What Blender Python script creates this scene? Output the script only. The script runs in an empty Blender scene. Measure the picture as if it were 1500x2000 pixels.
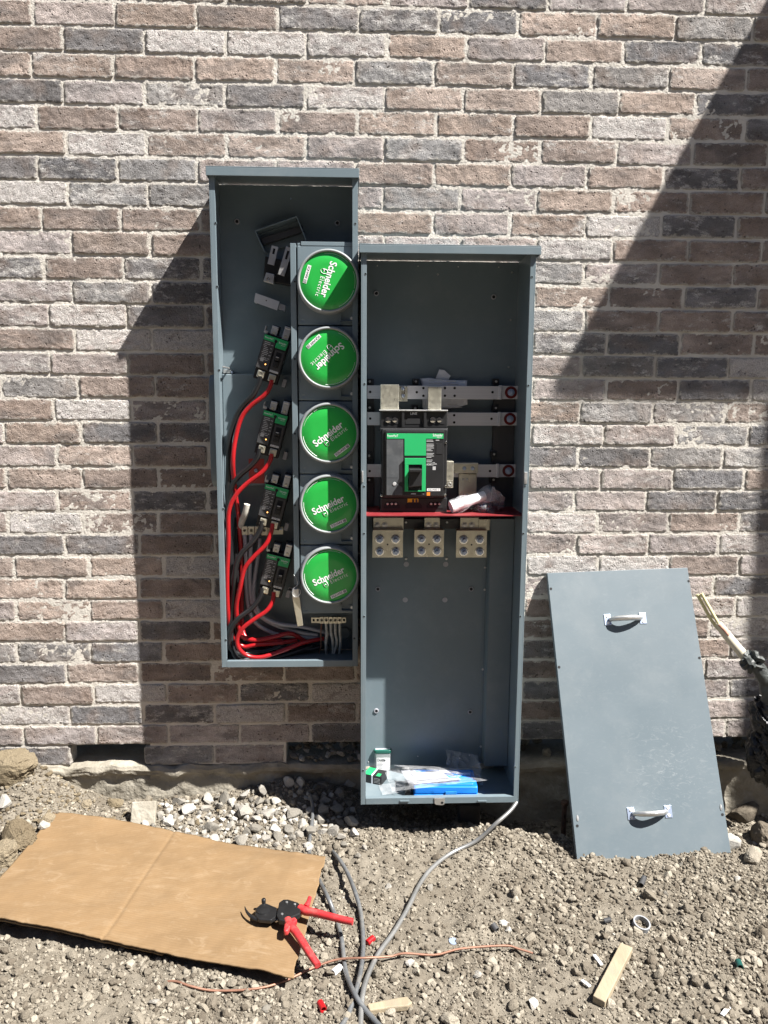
import bpy, bmesh, math, random
import numpy as np
from mathutils import Vector, Matrix, noise as mnoise

random.seed(7)
RNG = np.random.RandomState(11)
SC = bpy.context.scene
COL = SC.collection

# ------------------------------------------------------------------ camera, sky, sun, exposure
PITCH, YAW, ROLL = .1468, .0378, .0052
CAM_D, CAM_Z, FPX = 2.6114, 1.44, 1500.0          # metres from the wall, metres above ground, focal length in photo pixels
cy_, sy_, cp_, sp_ = math.cos(YAW), math.sin(YAW), math.cos(PITCH), math.sin(PITCH)
FW = np.array([sy_ * cp_, cy_ * cp_, -sp_])
R0 = np.array([cy_, -sy_, 0.0])
U0 = np.cross(R0, FW)
RT = math.cos(ROLL) * R0 + math.sin(ROLL) * U0
UP = -math.sin(ROLL) * R0 + math.cos(ROLL) * U0
camd = bpy.data.cameras.new('camera')
cam = bpy.data.objects.new('camera', camd)
COL.objects.link(cam)
camd.sensor_fit = 'VERTICAL'
camd.sensor_height = 24.0
camd.lens = 24.0 * FPX / 2000.0
camd.clip_start = .05
camd.clip_end = 500
cam.matrix_world = Matrix(((RT[0], UP[0], -FW[0], 0), (RT[1], UP[1], -FW[1], -CAM_D), (RT[2], UP[2], -FW[2], CAM_Z), (0, 0, 0, 1)))
SC.camera = cam

LIGHT = Vector((-.311, .175, -.487)).normalized()     # the way sunlight travels
TO_SUN = -LIGHT
elev = math.asin(TO_SUN.z)
wd = bpy.data.worlds.new('World')
SC.world = wd
wd.use_nodes = True
nt = wd.node_tree
sky = nt.nodes.new('ShaderNodeTexSky')
sky.sky_type = 'NISHITA'
sky.sun_disc = False
sky.sun_elevation = elev
sky.sun_rotation = math.atan2(TO_SUN.x, TO_SUN.y)
sky.air_density = .55
sky.dust_density = .5
bg = nt.nodes['Background']
nt.links.new(sky.outputs[0], bg.inputs[0])
bg.inputs[1].default_value = .05
sund = bpy.data.lights.new('sun', 'SUN')
sund.energy = 5.0
sund.angle = math.radians(.55)
sund.color = (1, .965, .91)
sun = bpy.data.objects.new('sun', sund)
COL.objects.link(sun)
sun.rotation_euler = LIGHT.to_track_quat('-Z', 'Y').to_euler()
sun.location = (3, -4, 6)
SC.view_settings.view_transform = 'Standard'
SC.view_settings.look = 'None'
SC.view_settings.gamma = 1
SC.view_settings.use_curve_mapping = False
SC.view_settings.exposure = 1.52

# ------------------------------------------------------------------ pixel of the survey photo -> point in the place
def ray(px, py):
    return FW + (px - 750) / FPX * RT - (py - 1000) / FPX * UP

def W(px, py, d=0.0):
    """point at distance d in front of the wall face"""
    v = ray(px, py)
    t = (CAM_D - d) / v[1]
    return Vector((v[0] * t, -d, v[2] * t + CAM_Z))

def GZ(px, py, z):
    v = ray(px, py)
    t = (z - CAM_Z) / v[2]
    return Vector((v[0] * t, v[1] * t - CAM_D, z))

# ------------------------------------------------------------------ numpy noise
_TABLES = {}
def vnoise(x, y, seed):
    if seed not in _TABLES:
        _TABLES[seed] = np.random.RandomState(seed).rand(256, 256)
    T = _TABLES[seed]
    xi = np.floor(x).astype(int); yi = np.floor(y).astype(int)
    fx = x - xi; fy = y - yi
    fx = fx * fx * (3 - 2 * fx); fy = fy * fy * (3 - 2 * fy)
    a = T[yi % 256, xi % 256]; b = T[yi % 256, (xi + 1) % 256]
    c = T[(yi + 1) % 256, xi % 256]; e = T[(yi + 1) % 256, (xi + 1) % 256]
    return (a * (1 - fx) + b * fx) * (1 - fy) + (c * (1 - fx) + e * fx) * fy - .5

def fbm(x, y, seed, octv=4, gain=.55):
    s = 0; a = 1; f = 1
    for k in range(octv):
        s = s + a * vnoise(x * f + 17.3 * k, y * f + 9.1 * k, seed + k)
        a *= gain; f *= 2.03
    return s

def bump2(x, y, cx, cy, rx, ry):
    return np.exp(-((x - cx) / rx) ** 2 - ((y - cy) / ry) ** 2)

def sstep(a, b, x):
    t = np.clip((x - a) / (b - a), 0, 1)
    return t * t * (3 - 2 * t)

def ground_h(x, y, fine=True):
    x = np.asarray(x, float); y = np.asarray(y, float)
    d = -y
    h = .02 * fbm(x * 2.2 + 40, y * 2.2 + 40, 3, 3)
    h = h + .075 * bump2(x, y, -.22, .02, .28, .13)            # heap of broken stone at the wall
    h = h + .13 * bump2(x, y, -1.14, -.03, .18, .15)           # clay heap by the wall corner
    h = h + .03 * bump2(x, y, -1.15, -.35, .3, .2)
    h = h - .10 * sstep(.36, .56, x) * (1 - sstep(.12, .30, d))   # trench along the wall
    h = h - .05 * bump2(x, y, .28, -.09, .16, .10)
    h = h + .05 * bump2(x, y, .47, -.26, .14, .08)             # spoil thrown out of it
    h = h + .03 * bump2(x, y, 1.42, -.30, .22, .15)
    h = h - .012 * bump2(x, y, .28, -.55, .25, .18)
    if fine:
        h = h + .016 * fbm(x * 12 + 5, y * 12, 21, 3) + .007 * fbm(x * 55, y * 55 + 3, 31, 2)
    return h

def gh(x, y):
    return float(ground_h(np.array([x]), np.array([y]))[0])

def G(px, py, up=0.0):
    """point on the uneven ground seen at a photo pixel"""
    z = 0.0
    for _ in range(8):
        p = GZ(px, py, z + up)
        z = gh(p.x, p.y)
    return Vector((p.x, p.y, z + up))

# ------------------------------------------------------------------ materials
def mat(name, col, rough=.5, metal=0.0, var=0.0, vscale=8.0, bump=0.0, bscale=200.0, dirt=None, dirt_amt=0.0, dscale=6.0,
        spec=None, trans=None, coat=0.0, rvar=0.0, stretch=None):
    m = bpy.data.materials.new(name)
    m.use_nodes = True
    n = m.node_tree; N = n.nodes; L = n.links
    b = N['Principled BSDF']
    b.inputs['Base Color'].default_value = (*col, 1)
    b.inputs['Roughness'].default_value = rough
    b.inputs['Metallic'].default_value = metal
    if spec is not None: b.inputs['Specular IOR Level'].default_value = spec
    if coat: b.inputs['Coat Weight'].default_value = coat; b.inputs['Coat Roughness'].default_value = .08
    tc = N.new('ShaderNodeNewGeometry')
    pos = tc.outputs['Position']
    if stretch:
        mp = N.new('ShaderNodeMapping'); mp.inputs['Scale'].default_value = stretch
        L.new(pos, mp.inputs['Vector']); pos = mp.outputs[0]
    cur = None
    if var:
        t = N.new('ShaderNodeTexNoise'); t.inputs['Scale'].default_value = vscale; t.inputs['Detail'].default_value = 6
        L.new(pos, t.inputs['Vector'])
        r = N.new('ShaderNodeMapRange'); r.inputs[1].default_value = .25; r.inputs[2].default_value = .75
        r.inputs[3].default_value = 1 - var; r.inputs[4].default_value = 1 + var
        L.new(t.outputs[0], r.inputs[0])
        mx = N.new('ShaderNodeMix'); mx.data_type = 'RGBA'; mx.blend_type = 'MULTIPLY'; mx.inputs[0].default_value = 1
        mx.inputs[6].default_value = (*col, 1)
        L.new(r.outputs[0], mx.inputs[7])
        cur = mx.outputs[2]
    if dirt is not None:
        t = N.new('ShaderNodeTexNoise'); t.inputs['Scale'].default_value = dscale; t.inputs['Detail'].default_value = 9; t.inputs['Roughness'].default_value = .7
        L.new(pos, t.inputs['Vector'])
        r = N.new('ShaderNodeMapRange'); r.inputs[1].default_value = .48; r.inputs[2].default_value = .72
        r.inputs[3].default_value = 0; r.inputs[4].default_value = dirt_amt
        L.new(t.outputs[0], r.inputs[0])
        mx = N.new('ShaderNodeMix'); mx.data_type = 'RGBA'
        L.new(r.outputs[0], mx.inputs[0])
        if cur is not None: L.new(cur, mx.inputs[6])
        else: mx.inputs[6].default_value = (*col, 1)
        mx.inputs[7].default_value = (*dirt, 1)
        cur = mx.outputs[2]
    if cur is not None: L.new(cur, b.inputs['Base Color'])
    if rvar:
        t = N.new('ShaderNodeTexNoise'); t.inputs['Scale'].default_value = vscale * 2.3; t.inputs['Detail'].default_value = 5
        L.new(pos, t.inputs['Vector'])
        r = N.new('ShaderNodeMapRange'); r.inputs[1].default_value = .3; r.inputs[2].default_value = .7
        r.inputs[3].default_value = max(.02, rough - rvar); r.inputs[4].default_value = min(1, rough + rvar)
        L.new(t.outputs[0], r.inputs[0]); L.new(r.outputs[0], b.inputs['Roughness'])
    if bump:
        t = N.new('ShaderNodeTexNoise'); t.inputs['Scale'].default_value = bscale; t.inputs['Detail'].default_value = 4
        L.new(pos, t.inputs['Vector'])
        bp = N.new('ShaderNodeBump'); bp.inputs['Strength'].default_value = 1; bp.inputs['Distance'].default_value = bump
        L.new(t.outputs[0], bp.inputs['Height']); L.new(bp.outputs[0], b.inputs['Normal'])
    if trans is not None:
        out = N['Material Output']
        tr = N.new('ShaderNodeBsdfTransparent'); mxs = N.new('ShaderNodeMixShader'); mxs.inputs[0].default_value = trans
        L.new(tr.outputs[0], mxs.inputs[1]); L.new(b.outputs[0], mxs.inputs[2]); L.new(mxs.outputs[0], out.inputs[0])
    return m

GREY = mat('grey_enamel', (.138, .178, .200), .42, 0, var=.05, vscale=3, dirt=(.33, .34, .34), dirt_amt=.16, dscale=8, bump=.0002, bscale=500, rvar=.05)
GREY2 = mat('grey_enamel_cover', (.114, .143, .162), .45, 0, var=.05, vscale=2.5, dirt=(.22, .235, .24), dirt_amt=.22, dscale=7, rvar=.08)
GREYP = mat('grey_polymer_ring', (.25, .265, .27), .5, 0, var=.05, vscale=9)
HOLE = mat('black_hole', (.008, .008, .009), .8)
BLACK = mat('black_moulded_plastic', (.018, .018, .019), .38, 0, var=.15, vscale=30, bump=.0001, bscale=1500)
BLACK2 = mat('dark_grey_plastic', (.05, .05, .052), .45, 0, var=.1, vscale=40)
BLACKW = mat('black_cable_jacket', (.014, .014, .015), .30, 0, var=.2, vscale=20)
REDW = mat('red_cable_jacket', (.33, .009, .012), .3, 0, var=.08, vscale=20)
GREYW = mat('grey_cable_jacket', (.36, .36, .39), .38, 0, var=.06, vscale=25)
WHITEW = mat('dirty_white_jacket', (.55, .53, .47), .5, 0, var=.3, vscale=60)
COPPER = mat('bare_copper', (.27, .14, .095), .55, .4, var=.2, vscale=30)
STEEL = mat('galvanised_steel', (.62, .62, .61), .40, .85, var=.12, vscale=25, rvar=.1)
ALU = mat('brushed_aluminium', (.66, .66, .68), .55, .8, var=.06, vscale=60, stretch=(.05, 1, 6), rvar=.06)
TIN = mat('tin_plated_lug', (.64, .61, .50), .36, .85, var=.12, vscale=35, rvar=.1)
ZINC = mat('zinc_plated', (.46, .54, .70), .42, .75, var=.1, vscale=40)
CHROME = mat('polished_steel', (.70, .70, .68), .16, 1.0, var=.05, vscale=20)
GREEN = mat('green_label', (.02, .36, .055), .33, 0, var=.04, vscale=15, coat=.3)
GREENB = mat('breaker_green_print', (.02, .38, .12), .4, 0, var=.04, vscale=20)
WHITE = mat('white_print', (.80, .80, .80), .5)
GREYPR = mat('pale_grey_print', (.42, .42, .42), .55)
INK = mat('dark_ink', (.03, .03, .035), .6)
ORANGE = mat('orange_print', (.75, .22, .02), .5)
YELLOW = mat('yellow_sticker', (.72, .47, .02), .5, var=.1, vscale=60)
REDLAB = mat('red_sticker', (.42, .06, .05), .5, var=.1, vscale=30)
REDSH = mat('red_barrier_sheet', (.20, .018, .022), .45, 0, var=.08, vscale=12, dirt=(.4, .2, .19), dirt_amt=.2)
REDINS = mat('red_insulator', (.13, .008, .009), .4)
PAPER = mat('white_paper', (.68, .69, .74), .8, 0, var=.04, vscale=20)
BLUE = mat('blue_polypropylene', (.012, .22, .78), .38, 0, var=.06, vscale=15, bump=.0003, bscale=300)
BLUE2 = mat('dusty_blue_latch', (.02, .20, .55), .45)
CARD = mat('corrugated_cardboard', (.182, .114, .054), .8, 0, var=.10, vscale=5, dirt=(.235, .163, .092), dirt_amt=.45, dscale=16, bump=.0015, bscale=28, stretch=(1, 2.2, 1))
REDH = mat('red_handle_plastic', (.42, .022, .026), .5, 0, var=.12, vscale=25, dirt=(.34, .16, .13), dirt_amt=.45, dscale=40, bump=.0002, bscale=600)
TOOLBK = mat('black_tool_steel', (.022, .022, .023), .35, .4, var=.2, vscale=40)
GRCAB = mat('dark_grey_cable', (.10, .105, .11), .42, .1, var=.25, vscale=14, dirt=(.38, .35, .30), dirt_amt=.35, dscale=30)
GRCAB2 = mat('grey_cable', (.25, .25, .245), .35, .5, var=.2, vscale=14, dirt=(.42, .39, .34), dirt_amt=.3, dscale=30)
WOOD = mat('dirty_softwood', (.30, .245, .165), .8, 0, var=.22, vscale=40, dirt=(.22, .195, .155), dirt_amt=.7, dscale=25, bump=.001, bscale=150, stretch=(1, .25, 1))
WOODD = mat('dark_wood', (.06, .055, .05), .9, 0, var=.3, vscale=25)  # dark brown, randomly varied, for the timber stub
CREAM = mat('cream_cable_sheath', (.60, .55, .42), .5, 0, var=.1, vscale=15, dirt=(.32, .26, .19), dirt_amt=.45, dscale=25)
LEMON = mat('pale_yellow_conductor', (.66, .60, .33), .45, 0, var=.08, vscale=15)
TAPE = mat('crumpled_black_tape', (.045, .05, .048), .5, 0, var=.5, vscale=45, bump=.003, bscale=80)
BAGB = mat('black_bag_film', (.020, .021, .023), .28, 0, var=.4, vscale=20, bump=.02, bscale=26)
PVC = mat('white_pvc', (.74, .74, .74), .4, 0, var=.08, vscale=40)
PVCG = mat('grey_pvc', (.25, .258, .27), .45, 0, var=.06, vscale=40)
TEAL = mat('teal_plastic', (.008, .065, .055), .4)
CLEAR = mat('clear_film', (.78, .79, .82), .14, 0, trans=.20, bump=.010, bscale=24)
PAPER2 = mat('paper_in_bag', (.36, .37, .41), .8, 0, var=.12, vscale=25)
JARP = mat('clear_jar', (.50, .53, .54), .15, 0, trans=.55)
LIDG = mat('dark_green_lid', (.015, .10, .075), .35)
GLOWO = None
LED = mat('amber_led', (.9, .4, .08), .3)
_b = LED.node_tree.nodes['Principled BSDF']
_b.inputs['Emission Color'].default_value = (1, .45, .12, 1)
_b.inputs['Emission Strength'].default_value = 1.5
STUCCO = mat('painted_timber', (.5, .48, .45), .8, var=.1, vscale=6)

def brick_material():
    m = bpy.data.materials.new('clinker_brick')
    m.use_nodes = True
    n = m.node_tree; N = n.nodes; L = n.links
    b = N['Principled BSDF']; b.inputs['Roughness'].default_value = .92; b.inputs['Specular IOR Level'].default_value = .2
    oi = N.new('ShaderNodeObjectInfo'); tc = N.new('ShaderNodeTexCoord')
    add = N.new('ShaderNodeVectorMath'); add.operation = 'ADD'
    sc = N.new('ShaderNodeVectorMath'); sc.operation = 'SCALE'; sc.inputs[3].default_value = 1.0
    cmb = N.new('ShaderNodeCombineXYZ')
    mm = N.new('ShaderNodeMath'); mm.operation = 'MULTIPLY'; mm.inputs[1].default_value = 37.0
    L.new(oi.outputs['Random'], mm.inputs[0])
    for k in range(3): L.new(mm.outputs[0], cmb.inputs[k])
    L.new(tc.outputs['Object'], add.inputs[0]); L.new(cmb.outputs[0], add.inputs[1])
    P = add.outputs[0]
    def noise(scale, detail=5, rough=.6, vec=P, stretch=None):
        if stretch:
            mp = N.new('ShaderNodeMapping'); mp.inputs['Scale'].default_value = stretch; L.new(vec, mp.inputs['Vector']); vec = mp.outputs[0]
        t = N.new('ShaderNodeTexNoise'); t.inputs['Scale'].default_value = scale; t.inputs['Detail'].default_value = detail; t.inputs['Roughness'].default_value = rough
        L.new(vec, t.inputs['Vector']); return t.outputs[0]
    def rng(x, a, bb, c, d):
        r = N.new('ShaderNodeMapRange'); r.inputs[1].default_value = a; r.inputs[2].default_value = bb; r.inputs[3].default_value = c; r.inputs[4].default_value = d
        L.new(x, r.inputs[0]); return r.outputs[0]
    def math_(op, a, bb=None):
        q = N.new('ShaderNodeMath'); q.operation = op
        for k, v in enumerate((a, bb)):
            if v is None: continue
            if isinstance(v, (int, float)): q.inputs[k].default_value = v
            else: L.new(v, q.inputs[k])
        return q.outputs[0]
    def mix(f, a, bb, mode='MIX'):
        q = N.new('ShaderNodeMix'); q.data_type = 'RGBA'; q.blend_type = mode
        if isinstance(f, (int, float)): q.inputs[0].default_value = f
        else: L.new(f, q.inputs[0])
        for k, v in ((6, a), (7, bb)):
            if isinstance(v, tuple): q.inputs[k].default_value = (*v, 1)
            else: L.new(v, q.inputs[k])
        return q.outputs[2]
    base = oi.outputs['Color']
    # blotches along the length
    v1 = rng(noise(9, 5, .6, stretch=(1, 1, 2.2)), .3, .7, .62, 1.38)
    c = mix(1.0, base, v1, 'MULTIPLY')
    # flashed darker / browner zones
    dark = rng(noise(11, 4, .55, stretch=(.6, 1, 1.6)), .54, .66, 0, .5)
    c = mix(dark, c, (.15, .142, .14))
    warm = rng(noise(13, 3, .5), .5, .72, 0, .5)
    c = mix(warm, c, (.27, .20, .16))
    # lime bloom, alpha of the object colour says how much
    al = oi.outputs['Alpha']
    bl = noise(26, 8, .74, stretch=(.55, 1, 1.3))
    th = math_('SUBTRACT', .74, math_('MULTIPLY', al, .36))
    wf = math_('MULTIPLY', math_('SUBTRACT', bl, th), 9.0)
    wf = math_('MINIMUM', math_('MAXIMUM', wf, 0), .85)
    gr = rng(noise(210, 3, .6), .35, .6, .35, 1)
    wf = math_('MULTIPLY', wf, gr)
    c = mix(wf, c, (.66, .63, .60))
    # mortar smeared over the arrises
    sep = N.new('ShaderNodeSeparateXYZ'); L.new(tc.outputs['Object'], sep.inputs[0])
    ex = math_('SUBTRACT', math_('ABSOLUTE', sep.outputs[0]), .117)
    ez = math_('SUBTRACT', math_('ABSOLUTE', sep.outputs[2]), .029)
    e = math_('MAXIMUM', ex, ez)
    e = math_('ADD', e, rng(noise(45, 6, .7), .3, .7, -.009, .009))
    ef = rng(e, -.001, .0035, 0, .8)
    c = mix(ef, c, (.50, .468, .42))
    # fine grit and pits
    g = rng(noise(420, 3, .7), .3, .7, .72, 1.28)
    c = mix(1.0, c, g, 'MULTIPLY')
    vor = N.new('ShaderNodeTexVoronoi'); vor.inputs['Scale'].default_value = 85; L.new(P, vor.inputs['Vector'])
    pit0 = rng(vor.outputs['Distance'], .12, .3, 1, 0)
    pitm = rng(noise(30, 3, .6), .52, .62, 0, 1)
    pit = math_('MULTIPLY', pit0, pitm)
    c = mix(math_('MULTIPLY', pit, .62), c, (.10, .085, .075))
    L.new(c, b.inputs['Base Color'])
    h = math_('ADD', math_('MULTIPLY', noise(90, 8, .74), 1.0), math_('MULTIPLY', noise(300, 5, .7), .8))
    h = math_('ADD', h, math_('MULTIPLY', noise(28, 3, .6), .5))
    h = math_('SUBTRACT', h, math_('MULTIPLY', pit, .9))
    bp = N.new('ShaderNodeBump'); bp.inputs['Strength'].default_value = 1.0; bp.inputs['Distance'].default_value = .0090
    L.new(h, bp.inputs['Height']); L.new(bp.outputs[0], b.inputs['Normal'])
    return m
BRICK = brick_material()
MORTAR = mat('lime_mortar', (.53, .498, .448), .95, 0, var=.12, vscale=14, dirt=(.56, .53, .48), dirt_amt=.4, dscale=25, bump=.0028, bscale=160, spec=.1)
CONC = mat('rough_concrete', (.27, .245, .20), .95, 0, var=.22, vscale=9, dirt=(.40, .38, .33), dirt_amt=.5, dscale=18, bump=.006, bscale=60, spec=.1)

def soil_material(name, a, b_, c_, obj_rand=False, bump=.004):
    m = bpy.data.materials.new(name); m.use_nodes = True
    n = m.node_tree; N = n.nodes; L = n.links
    b = N['Principled BSDF']; b.inputs['Roughness'].default_value = .97; b.inputs['Specular IOR Level'].default_value = .1
    g = N.new('ShaderNodeNewGeometry')
    t = N.new('ShaderNodeTexNoise'); t.inputs['Scale'].default_value = 9; t.inputs['Detail'].default_value = 9; t.inputs['Roughness'].default_value = .68
    L.new(g.outputs['Position'], t.inputs['Vector'])
    cr = N.new('ShaderNodeValToRGB'); E_ = cr.color_ramp.elements
    E_[0].position = .28; E_[0].color = (*a, 1); E_[1].position = .74; E_[1].color = (*c_, 1)
    q = E_.new(.5); q.color = (*b_, 1)
    src = t.outputs[0]
    if obj_rand:
        oi = N.new('ShaderNodeObjectInfo')
        mx = N.new('ShaderNodeMix'); mx.data_type = 'FLOAT'; mx.inputs[0].default_value = .55
        L.new(t.outputs[0], mx.inputs[2]); L.new(oi.outputs['Random'], mx.inputs[3]); src = mx.outputs[0]
    L.new(src, cr.inputs[0])
    t2 = N.new('ShaderNodeTexNoise'); t2.inputs['Scale'].default_value = 260; t2.inputs['Detail'].default_value = 5; t2.inputs['Roughness'].default_value = .7
    L.new(g.outputs['Position'], t2.inputs['Vector'])
    r = N.new('ShaderNodeMapRange'); r.inputs[1].default_value = .3; r.inputs[2].default_value = .7; r.inputs[3].default_value = .78; r.inputs[4].default_value = 1.2
    L.new(t2.outputs[0], r.inputs[0])
    mx = N.new('ShaderNodeMix'); mx.data_type = 'RGBA'; mx.blend_type = 'MULTIPLY'; mx.inputs[0].default_value = 1
    L.new(cr.outputs[0], mx.inputs[6]); L.new(r.outputs[0], mx.inputs[7]); L.new(mx.outputs[2], b.inputs['Base Color'])
    bp = N.new('ShaderNodeBump'); bp.inputs['Distance'].default_value = bump; bp.inputs['Strength'].default_value = .9
    L.new(t2.outputs[0], bp.inputs['Height']); L.new(bp.outputs[0], b.inputs['Normal'])
    return m
SOIL = soil_material('dry_clay_soil', (.118, .100, .077), (.170, .149, .119), (.232, .206, .167))
CLOD = soil_material('dry_clay_crumb', (.122, .103, .080), (.188, .165, .131), (.31, .277, .225), True, .003)
LIME = soil_material('broken_limestone', (.165, .152, .13), (.27, .253, .225), (.42, .40, .365), True, .002)
CLAY = soil_material('tan_clay_lump', (.14, .11, .072), (.20, .162, .108), (.27, .225, .16), True, .008)

# ------------------------------------------------------------------ mesh building
class MB:
    def __init__(s): s.v = []; s.f = []; s.m = []; s.cur = 0
    def add(s, vs, fs, M=None):
        o = len(s.v)
        for p in vs:
            p = Vector(p)
            s.v.append(M @ p if M else p)
        for f in fs:
            s.f.append(tuple(i + o for i in f)); s.m.append(s.cur)
        return s
    def box(s, x0, x1, d0, d1, z0, z1, M=None):
        """d counts outward from the wall (towards -Y)"""
        a = [(x0, -d0, z0), (x1, -d0, z0), (x1, -d0, z1), (x0, -d0, z1), (x0, -d1, z0), (x1, -d1, z0), (x1, -d1, z1), (x0, -d1, z1)]
        return s.add(a, [(0, 3, 2, 1)[::-1], (4, 5, 6, 7), (0, 1, 5, 4), (1, 2, 6, 5), (2, 3, 7, 6), (3, 0, 4, 7)], M)
    def pbox(s, px0, py0, px1, py1, d0, d1):
        a = W(px0, (py0 + py1) / 2, d1); b = W(px1, (py0 + py1) / 2, d1); c = W((px0 + px1) / 2, py0, d1); e = W((px0 + px1) / 2, py1, d1)
        return s.box(a.x, b.x, d0, d1, e.z, c.z)
    def prism(s, pts, axis, h):
        """pts: 3-D polygon, extruded by vector axis*h"""
        n = len(pts); ax = Vector(axis) * h
        vs = [Vector(p) for p in pts] + [Vector(p) + ax for p in pts]
        fs = [tuple(range(n))[::-1], tuple(range(n, 2 * n))] + [(i, (i + 1) % n, n + (i + 1) % n, n + i) for i in range(n)]
        return s.add(vs, fs)
    def pprism(s, pix, d0, d1):
        return s.prism([(p.x, -d0, p.z) for p in (W(a, b, d1) for a, b in pix)], (0, -1, 0), d1 - d0)
    def cyl(s, p0, p1, r0, r1=None, seg=16, caps=True):
        r1 = r0 if r1 is None else r1
        p0 = Vector(p0); p1 = Vector(p1); ax = (p1 - p0).normalized()
        t = ax.orthogonal().normalized(); b = ax.cross(t)
        vs = []
        for p, r in ((p0, r0), (p1, r1)):
            for k in range(seg):
                a = 2 * math.pi * k / seg
                vs.append(p + (t * math.cos(a) + b * math.sin(a)) * r)
        fs = [(k, (k + 1) % seg, seg + (k + 1) % seg, seg + k) for k in range(seg)]
        if caps: fs += [tuple(range(seg))[::-1], tuple(range(seg, 2 * seg))]
        return s.add(vs, fs)
    def lathe(s, c, axis, prof, seg=48, close=False):
        """prof: (radius, distance along axis)"""
        c = Vector(c); ax = Vector(axis).normalized(); t = ax.orthogonal().normalized(); b = ax.cross(t)
        vs = []; fs = []
        n = len(prof)
        for k in range(seg):
            a = 2 * math.pi * k / seg; dr = t * math.cos(a) + b * math.sin(a)
            for r, h in prof: vs.append(c + dr * r + ax * h)
        for k in range(seg):
            k2 = (k + 1) % seg
            for i in range(n - 1 + (1 if close else 0)):
                j = (i + 1) % n
                fs.append((k * n + i, k2 * n + i, k2 * n + j, k * n + j))
        return s.add(vs, fs)
    def tube(s, pts, r, seg=12, caps=True, rs=None, sub=6, flat=1.0):
        P = [Vector(p) for p in pts]
        if sub > 1 and len(P) > 2:
            Q = []; RR = []
            for i in range(len(P) - 1):
                a = P[max(i - 1, 0)]; b = P[i]; c = P[i + 1]; e = P[min(i + 2, len(P) - 1)]
                for k in range(sub):
                    t = k / sub
                    Q.append(.5 * (2 * b + (c - a) * t + (2 * a - 5 * b + 4 * c - e) * t * t + (3 * b - a - 3 * c + e) * t ** 3))
                    if rs: RR.append(rs[i] * (1 - t) + rs[i + 1] * t)
            Q.append(P[-1])
            if rs: RR.append(rs[-1])
            P = Q; rs = RR if rs else None
        n = len(P); vs = []
        tan = (P[1] - P[0]).normalized(); nr = tan.orthogonal().normalized()
        for i in range(n):
            t2 = (P[min(i + 1, n - 1)] - P[max(i - 1, 0)])
            if t2.length > 1e-9: tan = t2.normalized()
            nr = (nr - tan * nr.dot(tan)).normalized(); bn = tan.cross(nr)
            rr = rs[i] if rs else r
            for k in range(seg):
                a = 2 * math.pi * k / seg
                vs.append(P[i] + (nr * math.cos(a) + bn * math.sin(a) * flat) * rr)
        fs = [(i * seg + k, i * seg + (k + 1) % seg, (i + 1) * seg + (k + 1) % seg, (i + 1) * seg + k) for i in range(n - 1) for k in range(seg)]
        if caps: fs += [tuple(range(seg))[::-1], tuple(range((n - 1) * seg, n * seg))]
        return s.add(vs, fs)
    def grid(s, fn, nu, nv):
        vs = [fn(i / nu, j / nv) for j in range(nv + 1) for i in range(nu + 1)]
        fs = [(j * (nu + 1) + i, j * (nu + 1) + i + 1, (j + 1) * (nu + 1) + i + 1, (j + 1) * (nu + 1) + i) for j in range(nv) for i in range(nu)]
        return s.add(vs, fs)
    def text(s, t, size, M, bold=0.0, align='CENTER', space=1.0, sx=1.0, fit=None):
        cu = bpy.data.curves.new('lettering_curve', 'FONT'); cu.body = t; cu.size = size; cu.align_x = align; cu.align_y = 'CENTER'
        cu.offset = bold * size; cu.space_character = space; cu.resolution_u = 3
        ob = bpy.data.objects.new('lettering_tmp', cu)
        me = bpy.data.meshes.new_from_object(ob)
        if fit:
            w = max(v.co.x for v in me.vertices) - min(v.co.x for v in me.vertices); sx = fit / w
        s.add([(v.co.x * sx, v.co.y, v.co.z) for v in me.vertices], [tuple(p.vertices) for p in me.polygons], M)
        bpy.data.objects.remove(ob); bpy.data.curves.remove(cu); bpy.data.meshes.remove(me)
        return s
    def mesh(s, name, mats, smooth=None, fixn=True):
        me = bpy.data.meshes.new(name)
        me.from_pydata([tuple(p) for p in s.v], [], s.f)
        for m in (mats if isinstance(mats, (list, tuple)) else [mats]): me.materials.append(m)
        me.polygons.foreach_set('material_index', s.m)
        me.update()
        if fixn:
            bm_ = bmesh.new(); bm_.from_mesh(me); bmesh.ops.recalc_face_normals(bm_, faces=bm_.faces[:]); bm_.to_mesh(me); bm_.free()
        if smooth is not None:
            me.polygons.foreach_set('use_smooth', [True] * len(me.polygons))
            me.set_sharp_from_angle(angle=math.radians(smooth))
        return me
    def build(s, name, mats, parent=None, smooth=None, bevel=0.0, local=False, seg=2):
        o = bpy.data.objects.new(name, s.mesh(name, mats, smooth))
        COL.objects.link(o)
        if parent is not None:
            o.parent = parent
            if not local: o.matrix_parent_inverse = Matrix.Translation(-parent.location)
        if bevel:
            md = o.modifiers.new('bevel', 'BEVEL'); md.width = bevel; md.segments = seg; md.limit_method = 'ANGLE'; md.angle_limit = math.radians(40)
        return o

def tag(o, label, cat, group=None):
    o['label'] = label; o['category'] = cat
    if group: o['group'] = group
    return o

def thing(name, label, cat, loc, group=None, roty=0.0):
    o = bpy.data.objects.new(name, None)
    COL.objects.link(o)
    o.location = loc; o.rotation_euler = (0, roty, 0)
    o.empty_display_size = .05
    return tag(o, label, cat, group)

# text lying on a plane facing the camera (wall-parallel): x right, y up, z outwards
def face_m(x, d, z, rot=0.0):
    return Matrix.Translation((x, -d, z)) @ Matrix.Rotation(math.radians(90), 4, 'X') @ Matrix.Rotation(math.radians(rot), 4, 'Z')

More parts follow.
